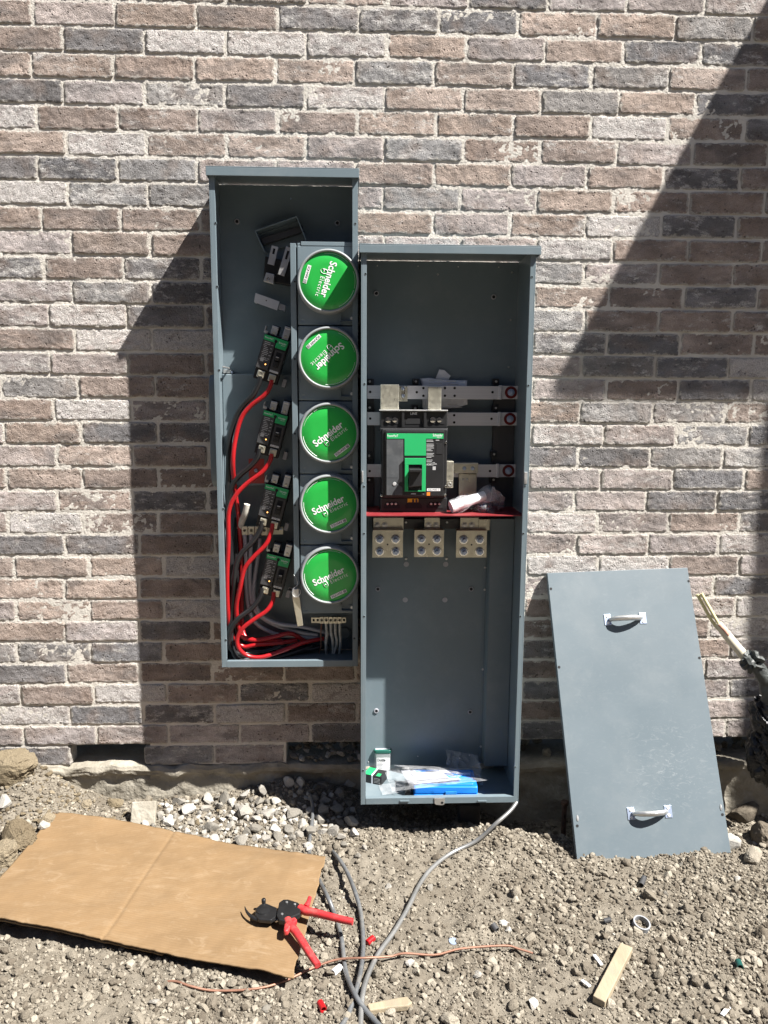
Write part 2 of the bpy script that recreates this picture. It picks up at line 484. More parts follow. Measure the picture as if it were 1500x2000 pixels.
# ================================================================== THE SETTING
HC, PB, JT = .0762, .2522, .0066          # course height, brick pitch, joint
ZTOP = 2.578                              # bed joint that tops course 0
BL_, BH_ = PB - JT, HC - JT
wall = tag(bpy.data.objects.new('brick_wall', None), 'tumbled brown, pink and charcoal brick house wall with pale mortar joints', 'wall')
wall['kind'] = 'thing'
COL.objects.link(wall)

def brick_mesh(seed):
    rs = np.random.RandomState(seed)
    nu, nv = 56, 17
    X = np.linspace(-.5, .5, nu + 1); Z = np.linspace(-.5, .5, nv + 1)
    X = np.sign(X) * (np.abs(X * 2) ** .8) / 2; Z = np.sign(Z) * (np.abs(Z * 2) ** .8) / 2
    xx, zz = np.meshgrid(X, Z)
    x = xx * (BL_ + rs.uniform(-.004, .002)); z = zz * (BH_ + rs.uniform(-.003, .001))
    ox, oz = rs.uniform(0, 200, 2)
    # ragged arrises and corners knocked round
    ax = np.abs(xx) * 2; az = np.abs(zz) * 2
    cr = np.clip(ax - .93, 0, 1) / .07 * np.clip(az - .75, 0, 1) / .25
    k = cr * rs.uniform(.2, 1.0, 4)[(xx > 0).astype(int) + 2 * (zz > 0).astype(int)]
    x = x - np.sign(xx) * .006 * k ** 1.5; z = z - np.sign(zz) * .005 * k ** 1.5
    x = x + (ax > .99) * .003 * fbm(z * 60 + ox, x * 0 + oz, seed + 1, 3)
    z = z + (az > .99) * .0028 * fbm(x * 38 + ox, z * 0 + oz + 7, seed + 2, 4) + .0015 * az * vnoise(x * 9 + ox, z * 0 + oz, seed + 3)
    edge = np.maximum(np.clip((ax - .955) / .045, 0, 1), np.clip((az - .86) / .14, 0, 1))
    y = .0022 * edge ** 2 - .0024 * fbm(x * 75 + ox, z * 95 + oz, seed + 4, 4, .75) - .0015 * fbm(x * 12 + ox, z * 12 + oz, seed + 5, 2)
    y = np.where(edge < .3, np.minimum(y, .0014), y)
    mb = MB()
    vs = [(x[j, i], y[j, i], z[j, i]) for j in range(nv + 1) for i in range(nu + 1)]
    fs = [(j * (nu + 1) + i, j * (nu + 1) + i + 1, (j + 1) * (nu + 1) + i + 1, (j + 1) * (nu + 1) + i) for j in range(nv) for i in range(nu)]
    loop = [i for i in range(nu + 1)] + [j * (nu + 1) + nu for j in range(1, nv + 1)] + [nv * (nu + 1) + i for i in range(nu - 1, -1, -1)] + [j * (nu + 1) for j in range(nv - 1, 0, -1)]
    b0 = len(vs)
    vs += [(vs[q][0], .07, vs[q][2]) for q in loop]
    m = len(loop)
    fs += [(loop[q], b0 + q, b0 + (q + 1) % m, loop[(q + 1) % m]) for q in range(m)]
    mb.add(vs, fs)
    return mb.mesh('brick', BRICK, smooth=55)
BMESH = [brick_mesh(100 + 13 * k) for k in range(36)]

CODES = {'B': ((.335, .266, .230), .38), 'T': ((.405, .326, .280), .40), 'P': ((.425, .372, .355), .5), 'W': ((.42, .375, .36), .98),
         'D': ((.19, .187, .194), .50), 'G': ((.285, .276, .272), .54)}
# course: (one head joint's pixel x, colours from the left edge on, {pixel x of first brick: colours} for the right-hand side)
COURSES = {
 -3: (122, 'BPTBDPTBPTT', ()), -2: (119, 'TPBTTPDPPPT', ()),
 -1: (63, 'BPTBDDDTTGB', ()), 0: (122, 'BDWWWTPTDDD', ()), 1: (62, 'TTBTTGTDGTB', ()), 2: (124, 'DPGDWTTGTDB', ()),
 3: (71, 'WBBPBTTBWTD', ()), 4: (129, 'TWTTPGBBPBB', ()), 5: (74, 'DDGPPBTPBDB', ()), 6: (132, 'WGGBPGPTBBB', ()),
 7: (80, 'TBBTBTPTWDB', ()), 8: (140, 'PTBBPPPWBBB', ()), 9: (86, 'DBDD', ((1090, 'GPBB'),)), 10: (142, 'PGDD', ((1120, 'TBDB'),)),
 11: (96, 'PWDD', ((1090, 'GBBB'),)), 12: (146, 'BWWB', ((1120, 'DDBB'),)), 13: (99, 'PPBB', ((1090, 'PGDW'),)), 14: (153, 'GBBB', ((1115, 'PBDW'),)),
 15: (105, 'BWPB', ((1090, 'TGGT'),)), 16: (159, 'PTDD', ((1110, 'WPGD'),)), 17: (111, 'PTBB', ((1085, 'DDGG'),)), 18: (162, 'BTBB', ((1110, 'PPDT'),)),
 19: (112, 'PBDD', ((1060, 'PPDD'),)), 20: (163, 'PWBBB', ((1100, 'WPBD'),)), 21: (126, 'DDBB', ((1060, 'PPPW'),)), 22: (174, 'TTTW', ((1095, 'WWBP'),)),
 23: (126, 'TTBD', ((1060, 'PPPD'),)), 24: (176, 'PTBW', ((1095, 'BBPW'),)), 25: (128, 'TPDB', ((1060, 'BDBW'),)), 26: (177, 'GGDB', ((1090, 'DBBD'),)),
 27: (130, 'DTBBB', ((1060, 'BBPP'),)), 28: (184, 'PBWBDW', ((1090, 'DBPD'),)), 29: (138, 'WDDWBB', ((1060, 'BBPP'),)), 30: (188, 'PPPPPD', ((1090, 'DBPP'),)),
 31: (139, 'D_GP_____', ()),
}
def px_at(X, Z):
    p = np.array([X, CAM_D, Z - CAM_Z]); d = p @ FW
    return 750 + FPX * (p @ RT) / d
XL, XR = -1.42, 1.62
filler = MB()
nb = 0
for n, (jp, codes, right) in COURSES.items():
    zc = ZTOP - (n + .5) * HC
    # X of the head joint
    v0 = W(jp, 1000, 0).x
    for _ in range(12):
        v0 -= (px_at(v0, zc) - jp) / 620.0
    k0 = math.floor((XL - v0) / PB)
    joints = []
    X = v0 + k0 * PB
    while X < XR + PB:
        joints.append(X); X += PB
    seen = 0
    for i, xj in enumerate(joints):
        a, b = xj, xj + PB
        c = (a + b) / 2; pc = px_at(c, zc)
        code = None
        if px_at(b, zc) > 2:
            if seen < len(codes): code = codes[seen]
            seen += 1
        for p0, cs in right:
            k = round((c - W(p0, 1000).x) / PB) if False else round((pc - p0) / 146.0)
            if 0 <= k < len(cs) and pc > 950: code = cs[k]
        if n == 31 and (code == '_' or code is None and pc > 560):
            continue
        if code is None or code == '_': code = random.choice('BTPDGWTP')
        off = (px_at(b, zc) < -60) or (px_at(a, zc) > 1560) or n < -2
        if off:
            filler.box(a + JT / 2, b - JT / 2, -.07, 0, zc - BH_ / 2, zc + BH_ / 2)
            continue
        o = bpy.data.objects.new('brick', BMESH[(nb * 7 + n * 5) % len(BMESH)])
        COL.objects.link(o)
        o.parent = wall
        o.location = (c + random.uniform(-.0018, .0018), random.uniform(-.002, .0022), zc + random.uniform(-.0015, .0015))
        o.rotation_euler = (random.uniform(-.012, .012), (math.pi if random.random() < .5 else 0) + random.uniform(-.006, .006), random.uniform(-.006, .006))
        (r, g, bb), al = CODES[code]
        r, g, bb = r * .86 + .055, g * .86 + .048, bb * .86 + .044
        f = random.uniform(.86, 1.14); t = random.uniform(-.02, .02)
        o.color = (r * f * (1 + t), g * f, bb * f * (1 - t), min(1, max(0, al + random.uniform(-.15, .2))))
        nb += 1
# courses above the frame and beside it: one mass, nothing of it is in the picture
for n in range(-9, -3):
    zc = ZTOP - (n + .5) * HC; X = XL - (n % 2) * PB / 2
    while X < XR:
        filler.box(X + JT / 2, X + PB - JT / 2, -.07, 0, zc - BH_ / 2, zc + BH_ / 2); X += PB
for n in range(-9, 32):
    zc = ZTOP - (n + .5) * HC
    for s in (-1, 1):
        X = (XL - PB - (n % 2) * PB / 2) if s < 0 else (XR + PB + (n % 2) * PB / 2)
        for k in range(5):
            filler.box(X + s * k * PB - PB + JT / 2, X + s * k * PB - JT / 2, -.07, 0, zc - BH_ / 2, zc + BH_ / 2)
fo = filler.build('brick', BRICK, wall); fo['kind'] = 'stuff'; fo.color = (.34, .26, .22, .35)

# mortar bed: an uneven sheet a few millimetres behind the brick faces
def mortar_fn(x0, x1, z0, z1, nu, nv, name):
    u = np.linspace(x0, x1, nu + 1); v = np.linspace(z0, z1, nv + 1)
    xx, zz = np.meshgrid(u, v)
    yy = np.maximum(.0031 + .0036 * fbm(xx * 30, zz * 30, 51, 3) + .0018 * fbm(xx * 6, zz * 6, 55, 2), .0024)
    mb = MB()
    mb.add(np.stack([xx, yy, zz], -1).reshape(-1, 3).tolist(), [(j * (nu + 1) + i, j * (nu + 1) + i + 1, (j + 1) * (nu + 1) + i + 1, (j + 1) * (nu + 1) + i) for j in range(nv) for i in range(nu)])
    o = mb.build(name, MORTAR, wall, smooth=60)
    return o
ZB30 = ZTOP - 31 * HC                     # underside of the last full course
mortar_fn(-2.9, 3.1, ZB30 + .004, 3.2, 420, 260, 'mortar')
# short pieces of mortar in the broken bottom course
def sx(px, z): 
    X = W(px, 1470).x
    for _ in range(8): X -= (px_at(X, z) - px) / 600
    return X
zc31 = ZB30 - HC / 2
xa, xb, xc_, xd = sx(139, zc31), sx(287, zc31), sx(562, zc31), sx(698, zc31)
mm = MB()
mm.box(-2.6, xa - .012, -.08, -.004, ZB30 - HC, ZB30 + .01)
mm.box(xb + .012, xc_ - .006, -.08, -.003, ZB30 - HC, ZB30 + .01)
mm.build('mortar', MORTAR, wall)
mm = MB()                                 # body of the wall behind the face, and the ceiling and back of the hole left below it
mm.box(-2.9, 3.1, -.30, -.068, ZB30, 3.2)
mm.build('wall_core', CONC, wall)
# strip footing
def footing():
    mb = MB()
    z1 = ZB30 - HC + .002
    def fn(u, v):
        x = -2.9 + 6.0 * u
        prof = [(.28, z1 - .002), (.02, z1 + .0), (-.006, z1 - .004), (-.013, z1 - .018), (-.010, z1 - .034), (.004, z1 - .042), (.003, z1 - .10), (.0, z1 - .17), (-.004, z1 - .34)]
        t = v * (len(prof) - 1); i = min(int(t), len(prof) - 2); f = t - i
        y = prof[i][0] * (1 - f) + prof[i + 1][0] * f; z = prof[i][1] * (1 - f) + prof[i + 1][1] * f
        w = 0 if i == 0 else 1
        y += w * (.016 * float(fbm(np.array(x * 13), np.array(z * 17), 71, 5, .62)))
        lip = 1 if 1 <= i <= 4 else 0
        left = 1 - float(sstep(np.array(-.25), np.array(-.05), np.array(x)))
        if lip: z += .020 * float(fbm(np.array(x * 17), np.array(3.), 73, 3)) * left
        if x > .55: z += -.006
        return (x, y, z)
    mb.grid(fn, 420, 40)
    return mb.build('footing', CONC, wall, smooth=50)
footing()

# ground: one sheet, fine where the photo looks at it, out to the horizon
def axis(lo, hi, step, far):
    a = list(np.arange(lo, hi + step / 2, step)); s = step; x = hi
    while x < far: s *= 1.35; x += s; a.append(x)
    s = step; x = lo
    while x > -far: s *= 1.35; x -= s; a.insert(0, x)
    return np.array(a)
gx = axis(-1.7, 1.9, .0065, 90.0)
gy = np.concatenate([axis(-1.75, .02, .0065, 90.0)])
gy = gy[gy < .35]
xx, yy = np.meshgrid(gx, gy)
near = (1 - sstep(2.5, 6, np.abs(xx))) * (1 - sstep(2.5, 6, np.abs(yy)))
zz = ground_h(xx, yy) * near
nx, ny = len(gx), len(gy)
me = bpy.data.meshes.new('ground')
vid = np.arange(nx * ny).reshape(ny, nx)
quads = np.stack([vid[:-1, :-1], vid[:-1, 1:], vid[1:, 1:], vid[1:, :-1]], -1).reshape(-1, 4)
me.vertices.add(nx * ny); me.vertices.foreach_set('co', np.stack([xx, yy, zz], -1).astype(np.float32).ravel())
me.loops.add(quads.size); me.loops.foreach_set('vertex_index', quads.astype(np.int32).ravel())
me.polygons.add(len(quads)); me.polygons.foreach_set('loop_start', np.arange(0, quads.size, 4, dtype=np.int32))
me.polygons.foreach_set('use_smooth', np.ones(len(quads), dtype=bool))
me.update(); me.validate()
me.materials.append(SOIL)
ground = bpy.data.objects.new('ground', me); COL.objects.link(ground); ground['kind'] = 'structure'

# rock shapes
def rock_mesh(name, seed, m, sub=2, angular=.0, rough=.35, flat=.75, hh=.75):
    bm = bmesh.new(); bmesh.ops.create_icosphere(bm, subdivisions=sub, radius=1)
    rs = np.random.RandomState(seed)
    cuts = [(Vector(rs.normal(size=3)).normalized(), rs.uniform(.40, .82)) for _ in range(13 if angular else 0)]
    sc = Vector((rs.uniform(.8, 1.25), rs.uniform(.75, 1.1), rs.uniform(flat - .1, flat + .15)))
    for v in bm.verts:
        p = v.co.copy()
        q = p * 1.1 + Vector((seed * 3.1, seed * 1.7, seed * .9))
        nz = mnoise.fractal(q, hh, 2.2, 6 if sub > 3 else 3) * .62
        p *= 1 + rough * nz * 1.4
        for d, t in cuts:
            s = p.dot(d)
            if s > t: p -= d * (s - t) * angular
        v.co = Vector((p.x * sc.x, p.y * sc.y, p.z * sc.z))
    me = bpy.data.meshes.new(name); bm.to_mesh(me); bm.free(); me.materials.append(m)
    if not angular:
        me.polygons.foreach_set('use_smooth', [True] * len(me.polygons))
    return me

# cardboard footprint, needed to keep crumbs from standing through it
CB_Z = .038
CBP = [GZ(105, 1594, CB_Z), GZ(636, 1661, CB_Z), GZ(572, 1903, CB_Z), GZ(-62, 1792, CB_Z)]
def in_card(x, y, shrink=.012):
    ins = np.ones_like(x, bool)
    cx = sum(p.x for p in CBP) / 4; cyy = sum(p.y for p in CBP) / 4
    for i in range(4):
        a, b = CBP[i], CBP[(i + 1) % 4]
        ex, ey = b.x - a.x, b.y - a.y; l = math.hypot(ex, ey)
        s = ((x - a.x) * ey - (y - a.y) * ex) / l
        s0 = ((cx - a.x) * ey - (cyy - a.y) * ex) / l
        ins &= (s * np.sign(s0) > shrink)
    return ins

def scatter(name, variants, pts, scales, seed):
    """countless crumbs: points with a size, shapes set on them"""
    coll = bpy.data.collections.new(name + '_shapes')
    for k, vme in enumerate(variants):
        coll.objects.link(bpy.data.objects.new(name + '_shape', vme))
    me = bpy.data.meshes.new(name); n = len(pts)
    me.vertices.add(n); me.vertices.foreach_set('co', np.asarray(pts, np.float32).ravel())
    at = me.attributes.new('size', 'FLOAT', 'POINT'); at.data.foreach_set('value', np.asarray(scales, np.float32))
    o = bpy.data.objects.new(name, me); COL.objects.link(o)
    ng = bpy.data.node_groups.new(name + '_nodes', 'GeometryNodeTree')
    ng.interface.new_socket('Geometry', in_out='INPUT', socket_type='NodeSocketGeometry')
    ng.interface.new_socket('Geometry', in_out='OUTPUT', socket_type='NodeSocketGeometry')
    N = ng.nodes; L = ng.links
    gi = N.new('NodeGroupInput'); go = N.new('NodeGroupOutput')
    ip = N.new('GeometryNodeInstanceOnPoints'); ci = N.new('GeometryNodeCollectionInfo')
    ci.inputs[0].default_value = coll; ci.inputs['Separate Children'].default_value = True; ci.inputs['Reset Children'].default_value = True
    ip.inputs['Pick Instance'].default_value = True
    rv = N.new('FunctionNodeRandomValue'); rv.data_type = 'FLOAT_VECTOR'
    rv.inputs[0].default_value = (-.5, -.5, 0); rv.inputs[1].default_value = (.5, .5, 6.283); rv.inputs['Seed'].default_value = seed
    na = N.new('GeometryNodeInputNamedAttribute'); na.data_type = 'FLOAT'; na.inputs['Name'].default_value = 'size'
    L.new(gi.outputs[0], ip.inputs['Points']); L.new(ci.outputs[0], ip.inputs['Instance'])
    L.new(rv.outputs[0], ip.inputs['Rotation']); L.new(na.outputs[0], ip.inputs['Scale']); L.new(ip.outputs[0], go.inputs[0])
    md = o.modifiers.new('scatter', 'NODES'); md.node_group = ng
    o['kind'] = 'stuff'
    return o

clods = [rock_mesh('soil_crumb', 200 + k, CLOD, 2, .6, .55, .8) for k in range(4)] + [rock_mesh('soil_crumb', 240 + k, CLOD, 2, .95, .42, .72) for k in range(8)]
chips = [rock_mesh('stone_chip', 300 + k, LIME, 2, .9, .3, .7) for k in range(8)]

def field(n, r0, r1, power, seed, keep=None, box=(-1.55, 1.75, -1.65, -.005)):
    rs = np.random.RandomState(seed)
    x = rs.uniform(box[0], box[1], n); y = rs.uniform(box[2], box[3], n)
    r = r0 * (1 - rs.rand(n) * (1 - (r0 / r1) ** power)) ** (-1 / power)
    k = ~in_card(x, y)
    # a trodden patch carries fewer, finer crumbs
    tr = 1.2 * bump2(x, y, .25, -.55, .30, .22) + .9 * bump2(x, y, .02, -.48, .16, .16) + .9 * bump2(x, y, .45, -.95, .22, .10) + .8 * bump2(x, y, .85, -.62, .16, .08) + .7 * bump2(x, y, -.7, -.98, .25, .08)
    k &= rs.rand(n) > .95 * np.clip(tr, 0, 1) * (r > r0 * 1.4)
    cl = fbm(x * 5, y * 5, seed + 1, 3)
    k &= rs.rand(n) < np.clip(.75 + 1.1 * cl, .15, 1)
    if keep is not None: k &= keep(x, y, rs)
    x, y, r = x[k], y[k], r[k]
    z = ground_h(x, y) + r * .35
    return np.stack([x, y, z], 1), r
p1, r1 = field(150000, .0022, .0080, 2.1, 5)
scatter('soil_crumbs', clods, p1, r1, 1)
p2, r2 = field(15500, .006, .016, 2.8, 6)
scatter('soil_clods', clods, p2, r2, 2)
heapk = lambda x, y, rs: rs.rand(len(x)) < np.clip(1.5 * bump2(x, y, -.22, -.05, .30, .17) + .8 * bump2(x, y, .05, -.07, .2, .1) + .02, 0, 1)
crumbs = [rock_mesh('clay_crumb', 340 + k, CLAY, 2, .7, .4, .8, .4) for k in range(6)]
clk = lambda x, y, rs: rs.rand(len(x)) < np.clip(1.6 * bump2(x, y, -1.12, -.06, .17, .16) + 1.0 * bump2(x, y, -1.18, -.33, .18, .22) + .25 * bump2(x, y, -.8, -.08, .35, .07), 0, 1)
p4, r4 = field(26000, .003, .016, 1.7, 9, clk)
scatter('clay_crumbs', crumbs, p4, r4, 4)
p3, r3 = field(9000, .003, .013, 2.0, 8, heapk)
scatter('limestone_gravel', chips, p3, r3, 3)

# ================================================================== OFF TO THE RIGHT: the porch roof whose shadow lies on the wall
tip = W(1078, 782, 0)
PD = .8
c0 = tip - LIGHT * (PD / LIGHT.y)
porch = thing('porch_canopy', 'painted timber porch canopy on a square post, standing right of the view', 'canopy', (c0.x + 1.2, -PD / 2, 0))
mb = MB(); mb.prism([(c0.x - .246, -.004, c0.z), (c0.x + 2.4, -.004, c0.z), (c0.x + 2.4, -PD, c0.z), (c0.x, -PD, c0.z)], (0, 0, 1), .05); mb.build('canopy_roof', STUCCO, porch)
pe = W(1487, 850, 0).x + .311 / .175 * .70
mb = MB(); mb.box(pe, pe + .22, .48, .70, -.1, c0.z - .002); mb.build('post', STUCCO, porch)

# added house behind the camera, never in view, blocks low sky to deepen shade
hs = thing('added_shade_house', 'added two storey brick house behind the viewer, unseen, blocking sky light', 'house', (0, -8.5, 0))
NBR = mat('plain_brown_brick', (.20, .15, .125), .9, var=.2, vscale=9); NRF = mat('grey_shingle', (.09, .09, .095), .9, var=.3, vscale=14)
mb = MB(); mb.box(-9, 9, 8.0, 16, -.3, 6.2); mb.build('wall', NBR, hs)
mb = MB(); mb.prism([(-9.5, -7.5, 6.2), (-9.5, -16.5, 6.2), (-9.5, -12, 8.6)], (1, 0, 0), 19); mb.build('roof', NRF, hs)
NGL = mat('dark_window_glass', (.02, .022, .025), .05)
for x in (-6, -2.2, 2.2, 6):
    for z in (1.0, 3.9):
        mb = MB(); mb.box(x - .65, x + .65, 7.93, 7.999, z - .06, z + 1.46); w_ = mb.build('window', STUCCO, hs)
        mb = MB(); mb.box(x - .57, x + .57, 7.90, 7.929, z, z + 1.4); mb.build('pane', NGL, w_)

# ================================================================== LEFT: METER CABINET
LD = .18
lx0, lx1 = W(417, 700, LD).x, W(699, 700, LD).x
lz0, lz1 = W(560, 1303, LD).z, W(560, 331, LD).z
cab = thing('meter_cabinet', 'tall open grey meter cabinet with five round green lids, hung on the brick wall', 'meter cabinet', ((lx0 + lx1) / 2, 0, lz0))
mb = MB(); mb.box(lx0 + .003, lx1 - .003, .010, .013, lz0 + .003, lz1 - .003); mb.build('back_panel', GREY, cab)
for s in (0, 1):
    mb = MB(); x = lx0 if s == 0 else lx1
    g = 1 if s == 0 else -1
    xa_, xb_ = sorted((x, x + g * .0025)); mb.box(xa_, xb_, .006, LD, lz0, lz1)
    xa_, xb_ = sorted((x + g * .0025, x + g * .017)); mb.box(xa_, xb_, LD - .0025, LD, lz0 + .001, lz1 - .003)
    xa_, xb_ = sorted((x + g * .0145, x + g * .017)); mb.box(xa_, xb_, LD - .012, LD - .0025, lz0 + .026, lz1 - .003)
    mb.build('side_panel', GREY, cab, bevel=.0008)
mb = MB()
mb.box(lx0 + .0025, lx1 - .0025, .013, LD - .002, lz0, lz0 + .0025)
mb.box(lx0 + .017, lx1 - .017, LD - .003, LD + .0005, lz0 + .0005, lz0 + .022)
mb.box(lx0 + .017, lx1 - .017, LD - .014, LD - .003, lz0 + .0195, lz0 + .022)
mb.build('bottom_panel', GREY, cab, bevel=.0008)
mb = MB(); x0, x1 = lx0 - .006, lx1 + .004
mb.box(x0, x1, .004, LD + .014, lz1, lz1 + .003)
mb.box(x0, x1, LD + .011, LD + .014, lz1 - .024, lz1)
mb.box(x0, x0 + .0025, .004, LD + .011, lz1 - .024, lz1); mb.box(x1 - .0025, x1, .004, LD + .011, lz1 - .024, lz1)
mb.build('top_hood', GREY, cab, bevel=.0012)

def hole(parent, px, py, d, r=.0032, name='screw_hole'):
    p = W(px, py, d)
    mb = MB(); mb.cur = 0
    mb.lathe((p.x, -d, p.z), (0, -1, 0), [(r * 1.35, .0001), (r * 1.2, .0008), (r, .0008), (r, .0002), (0.00001, .0002)], 14)
    for i, f in enumerate(mb.f):
        mb.m[i] = 1 if i % 4 >= 2 else 0
    return mb.build(name, [GREY, HOLE], parent, smooth=40)
def grommet(parent, px, py, d, r=.0085):
    p = W(px, py, d)
    mb = MB()
    mb.lathe((p.x, -d, p.z), (0, -1, 0), [(r, 0), (r, .003), (r * .92, .004), (r * .62, .004), (r * .58, .002), (.00001, .002)], 24)
    for i in range(len(mb.f)): mb.m[i] = 1 if i % 5 >= 3 else 0
    return mb.build('mounting_grommet', [GREYW, HOLE], parent, smooth=40)
def screw(parent, px, py, d, r=.004, m=None, name='screw'):
    p = W(px, py, d)
    mb = MB(); mb.lathe((p.x, -d, p.z), (0, -1, 0), [(r, 0), (r, r * .35), (r * .75, r * .7), (r * .3, r * .75), (r * .28, r * .4), (.00001, r * .4)], 14)
    return mb.build(name, m or ZINC, parent, smooth=40)
for px, py in ((421, 436), (424, 560), (428, 723), (436, 994), (441, 1250), (694, 437), (692, 1247)): hole(cab, px, py, LD)
grommet(cab, 463, 433, .013); grommet(cab, 659, 436, .013); grommet(cab, 567, 1151, .013); screw(cab, 568, 388, .013, .003)
# lower inner plate, its clips and the red warning sticker
mb = MB(); mb.pbox(436, 731, 583, 948, .014, .055); mb.build('inner_plate', GREY, cab, bevel=.003)
mb = MB(); mb.pbox(486, 896, 516, 944, .0552, .0562); mb.build('warning_sticker', REDLAB, cab)
screw(cab, 500, 919, .0565, .007)
mb = MB(); mb.pbox(436, 722, 452, 729, .014, .05); mb.pbox(434, 715, 437.5, 718, .05, LD - .014); mb.build('latch_clip', STEEL, cab, bevel=.001); screw(cab, 453, 727, .051, .004)
# the moulded bulge on the outside of the left wall
p0, p1 = W(405, 729, .07), W(405, 951, .07)
mb = MB()
prof = []
for k in range(28):
    a = 2 * math.pi * k / 28
    prof.append((.055 * np.sign(math.cos(a)) * abs(math.cos(a)) ** .5, ((p0.z - p1.z) / 2) * np.sign(math.sin(a)) * abs(math.sin(a)) ** .35))
zc = (p0.z + p1.z) / 2; n = len(prof)
vs = []
for xo, sc_ in ((lx0 - .0005, 1.0), (lx0 - .018, .985), (lx0 - .026, .94), (lx0 - .0285, .86)):
    vs += [(xo, -.075 - a * (1 if sc_ > .9 else .9), zc + b * (sc_ if sc_ > .95 else sc_ ** .5)) for a, b in prof]
mb.add(vs, [(r * n + k, r * n + (k + 1) % n, (r + 1) * n + (k + 1) % n, (r + 1) * n + k) for r in range(3) for k in range(n)] + [tuple(range(3 * n, 4 * n))])
mb.build('side_bulge', GREY, cab, smooth=50)

# terminal bars
def terminal_bar(px0, py0, px1, py1, d, nterm, tpx0, tpx1, name):
    mb = MB(); mb.pbox(px0, py0, px1, py1, d - .006, d)
    bar = mb.build(name, TIN, cab, bevel=.0008)
    for k in range(nterm):
        a = tpx0 + (tpx1 - tpx0) * k / nterm; b = tpx0 + (tpx1 - tpx0) * (k + .92) / nterm
        mb = MB(); mb.pbox(a, py0 - 1, b, py1 + 1.5, d, d + .012); t = mb.build('terminal', TIN, bar, bevel=.001)
        c = W((a + b) / 2, (py0 + py1) / 2, d + .0125)
        mb = MB(); mb.lathe(c, (0, -1, 0), [(.0055, 0), (.0055, .001), (.0042, .0012), (.0038, -.0005), (.002, -.0005), (.00001, -.0005)], 14)
        t2 = mb.build('terminal_screw', TIN, bar, smooth=30)
    return bar
nbar = terminal_bar(472, 1029, 553, 1044, .060, 4, 472, 523, 'neutral_bar')
screw(cab, 549, 1033, .061, .004)
gbar = terminal_bar(608, 1206, 676, 1217, .070, 5, 624.5, 668, 'ground_bar')
for px in (612.5, 620.5, 672): 
    mb = MB(); mb.pbox(px - 2, 1209, px + 2, 1213.5, .0701, .0707); mb.build('bar_hole', HOLE, gbar)
# raised knock-out in the floor corner
mb = MB(); mb.lathe(W(672, 1238, .02), (0, -1, 0), [(.024, 0), (.024, .003), (.019, .004), (.018, .001), (.00001, .001)], 24); mb.build('knockout', GREY, cab, smooth=40)

# ---- meter column
MCX = W(642, 700, .19).x
seam_px = [479, 636, 783, 926, 1064.5, 1199]
seam = [W(642, y, .165).z for y in seam_px]
mx0, mx1 = W(584, 840, .165).x, W(699.5, 840, .165).x
mb = MB()
mb.box(mx0 + .004, mx0 + .007, .02, .155, seam[-1] + .002, seam[0]); mb.box(mx1 - .007, mx1 - .004, .02, .155, seam[-1] + .002, seam[0])
mb.box(mx0 + .007, mx1 - .007, .02, .155, seam[0] - .004, seam[0] - .001); mb.box(mx0 + .007, mx1 - .007, .02, .155, seam[-1] + .002, seam[-1] + .005)
mb.box(mx0 + .007, mx1 - .007, .10, .103, seam[-1] + .005, seam[0] - .004)
mb.build('meter_trough', GREY, cab, bevel=.001)
mb = MB(); mb.box(mx0 + .001, mx1 + .001, .12, .163, seam[0] - .001, seam[0] + .006); mb.box(mx0 + .012, mx1 - .006, .163, .166, seam[0] - .002, seam[0] + .010)
mb.build('top_trim', GREY, cab, bevel=.001)
# upright flange left of the covers
sx0, sx1 = W(570.5, 800, .17).x, W(581, 800, .17).x
z0_, z1_ = W(578, 1142, .17).z, W(575, 475, .17).z
mb = MB(); mb.box(sx0, sx1, .1675, .170, z0_, z1_); mb.box(sx1 - .002, sx1, .02, .1675, z0_, z1_); mb.box(sx0, sx0 + .002, .150, .1675, z0_, z1_)
mb.build('upright_flange', GREY, cab, bevel=.0008)
for py in (550, 701, 847, 931, 987): hole(cab, 576, py, .170, .0028)

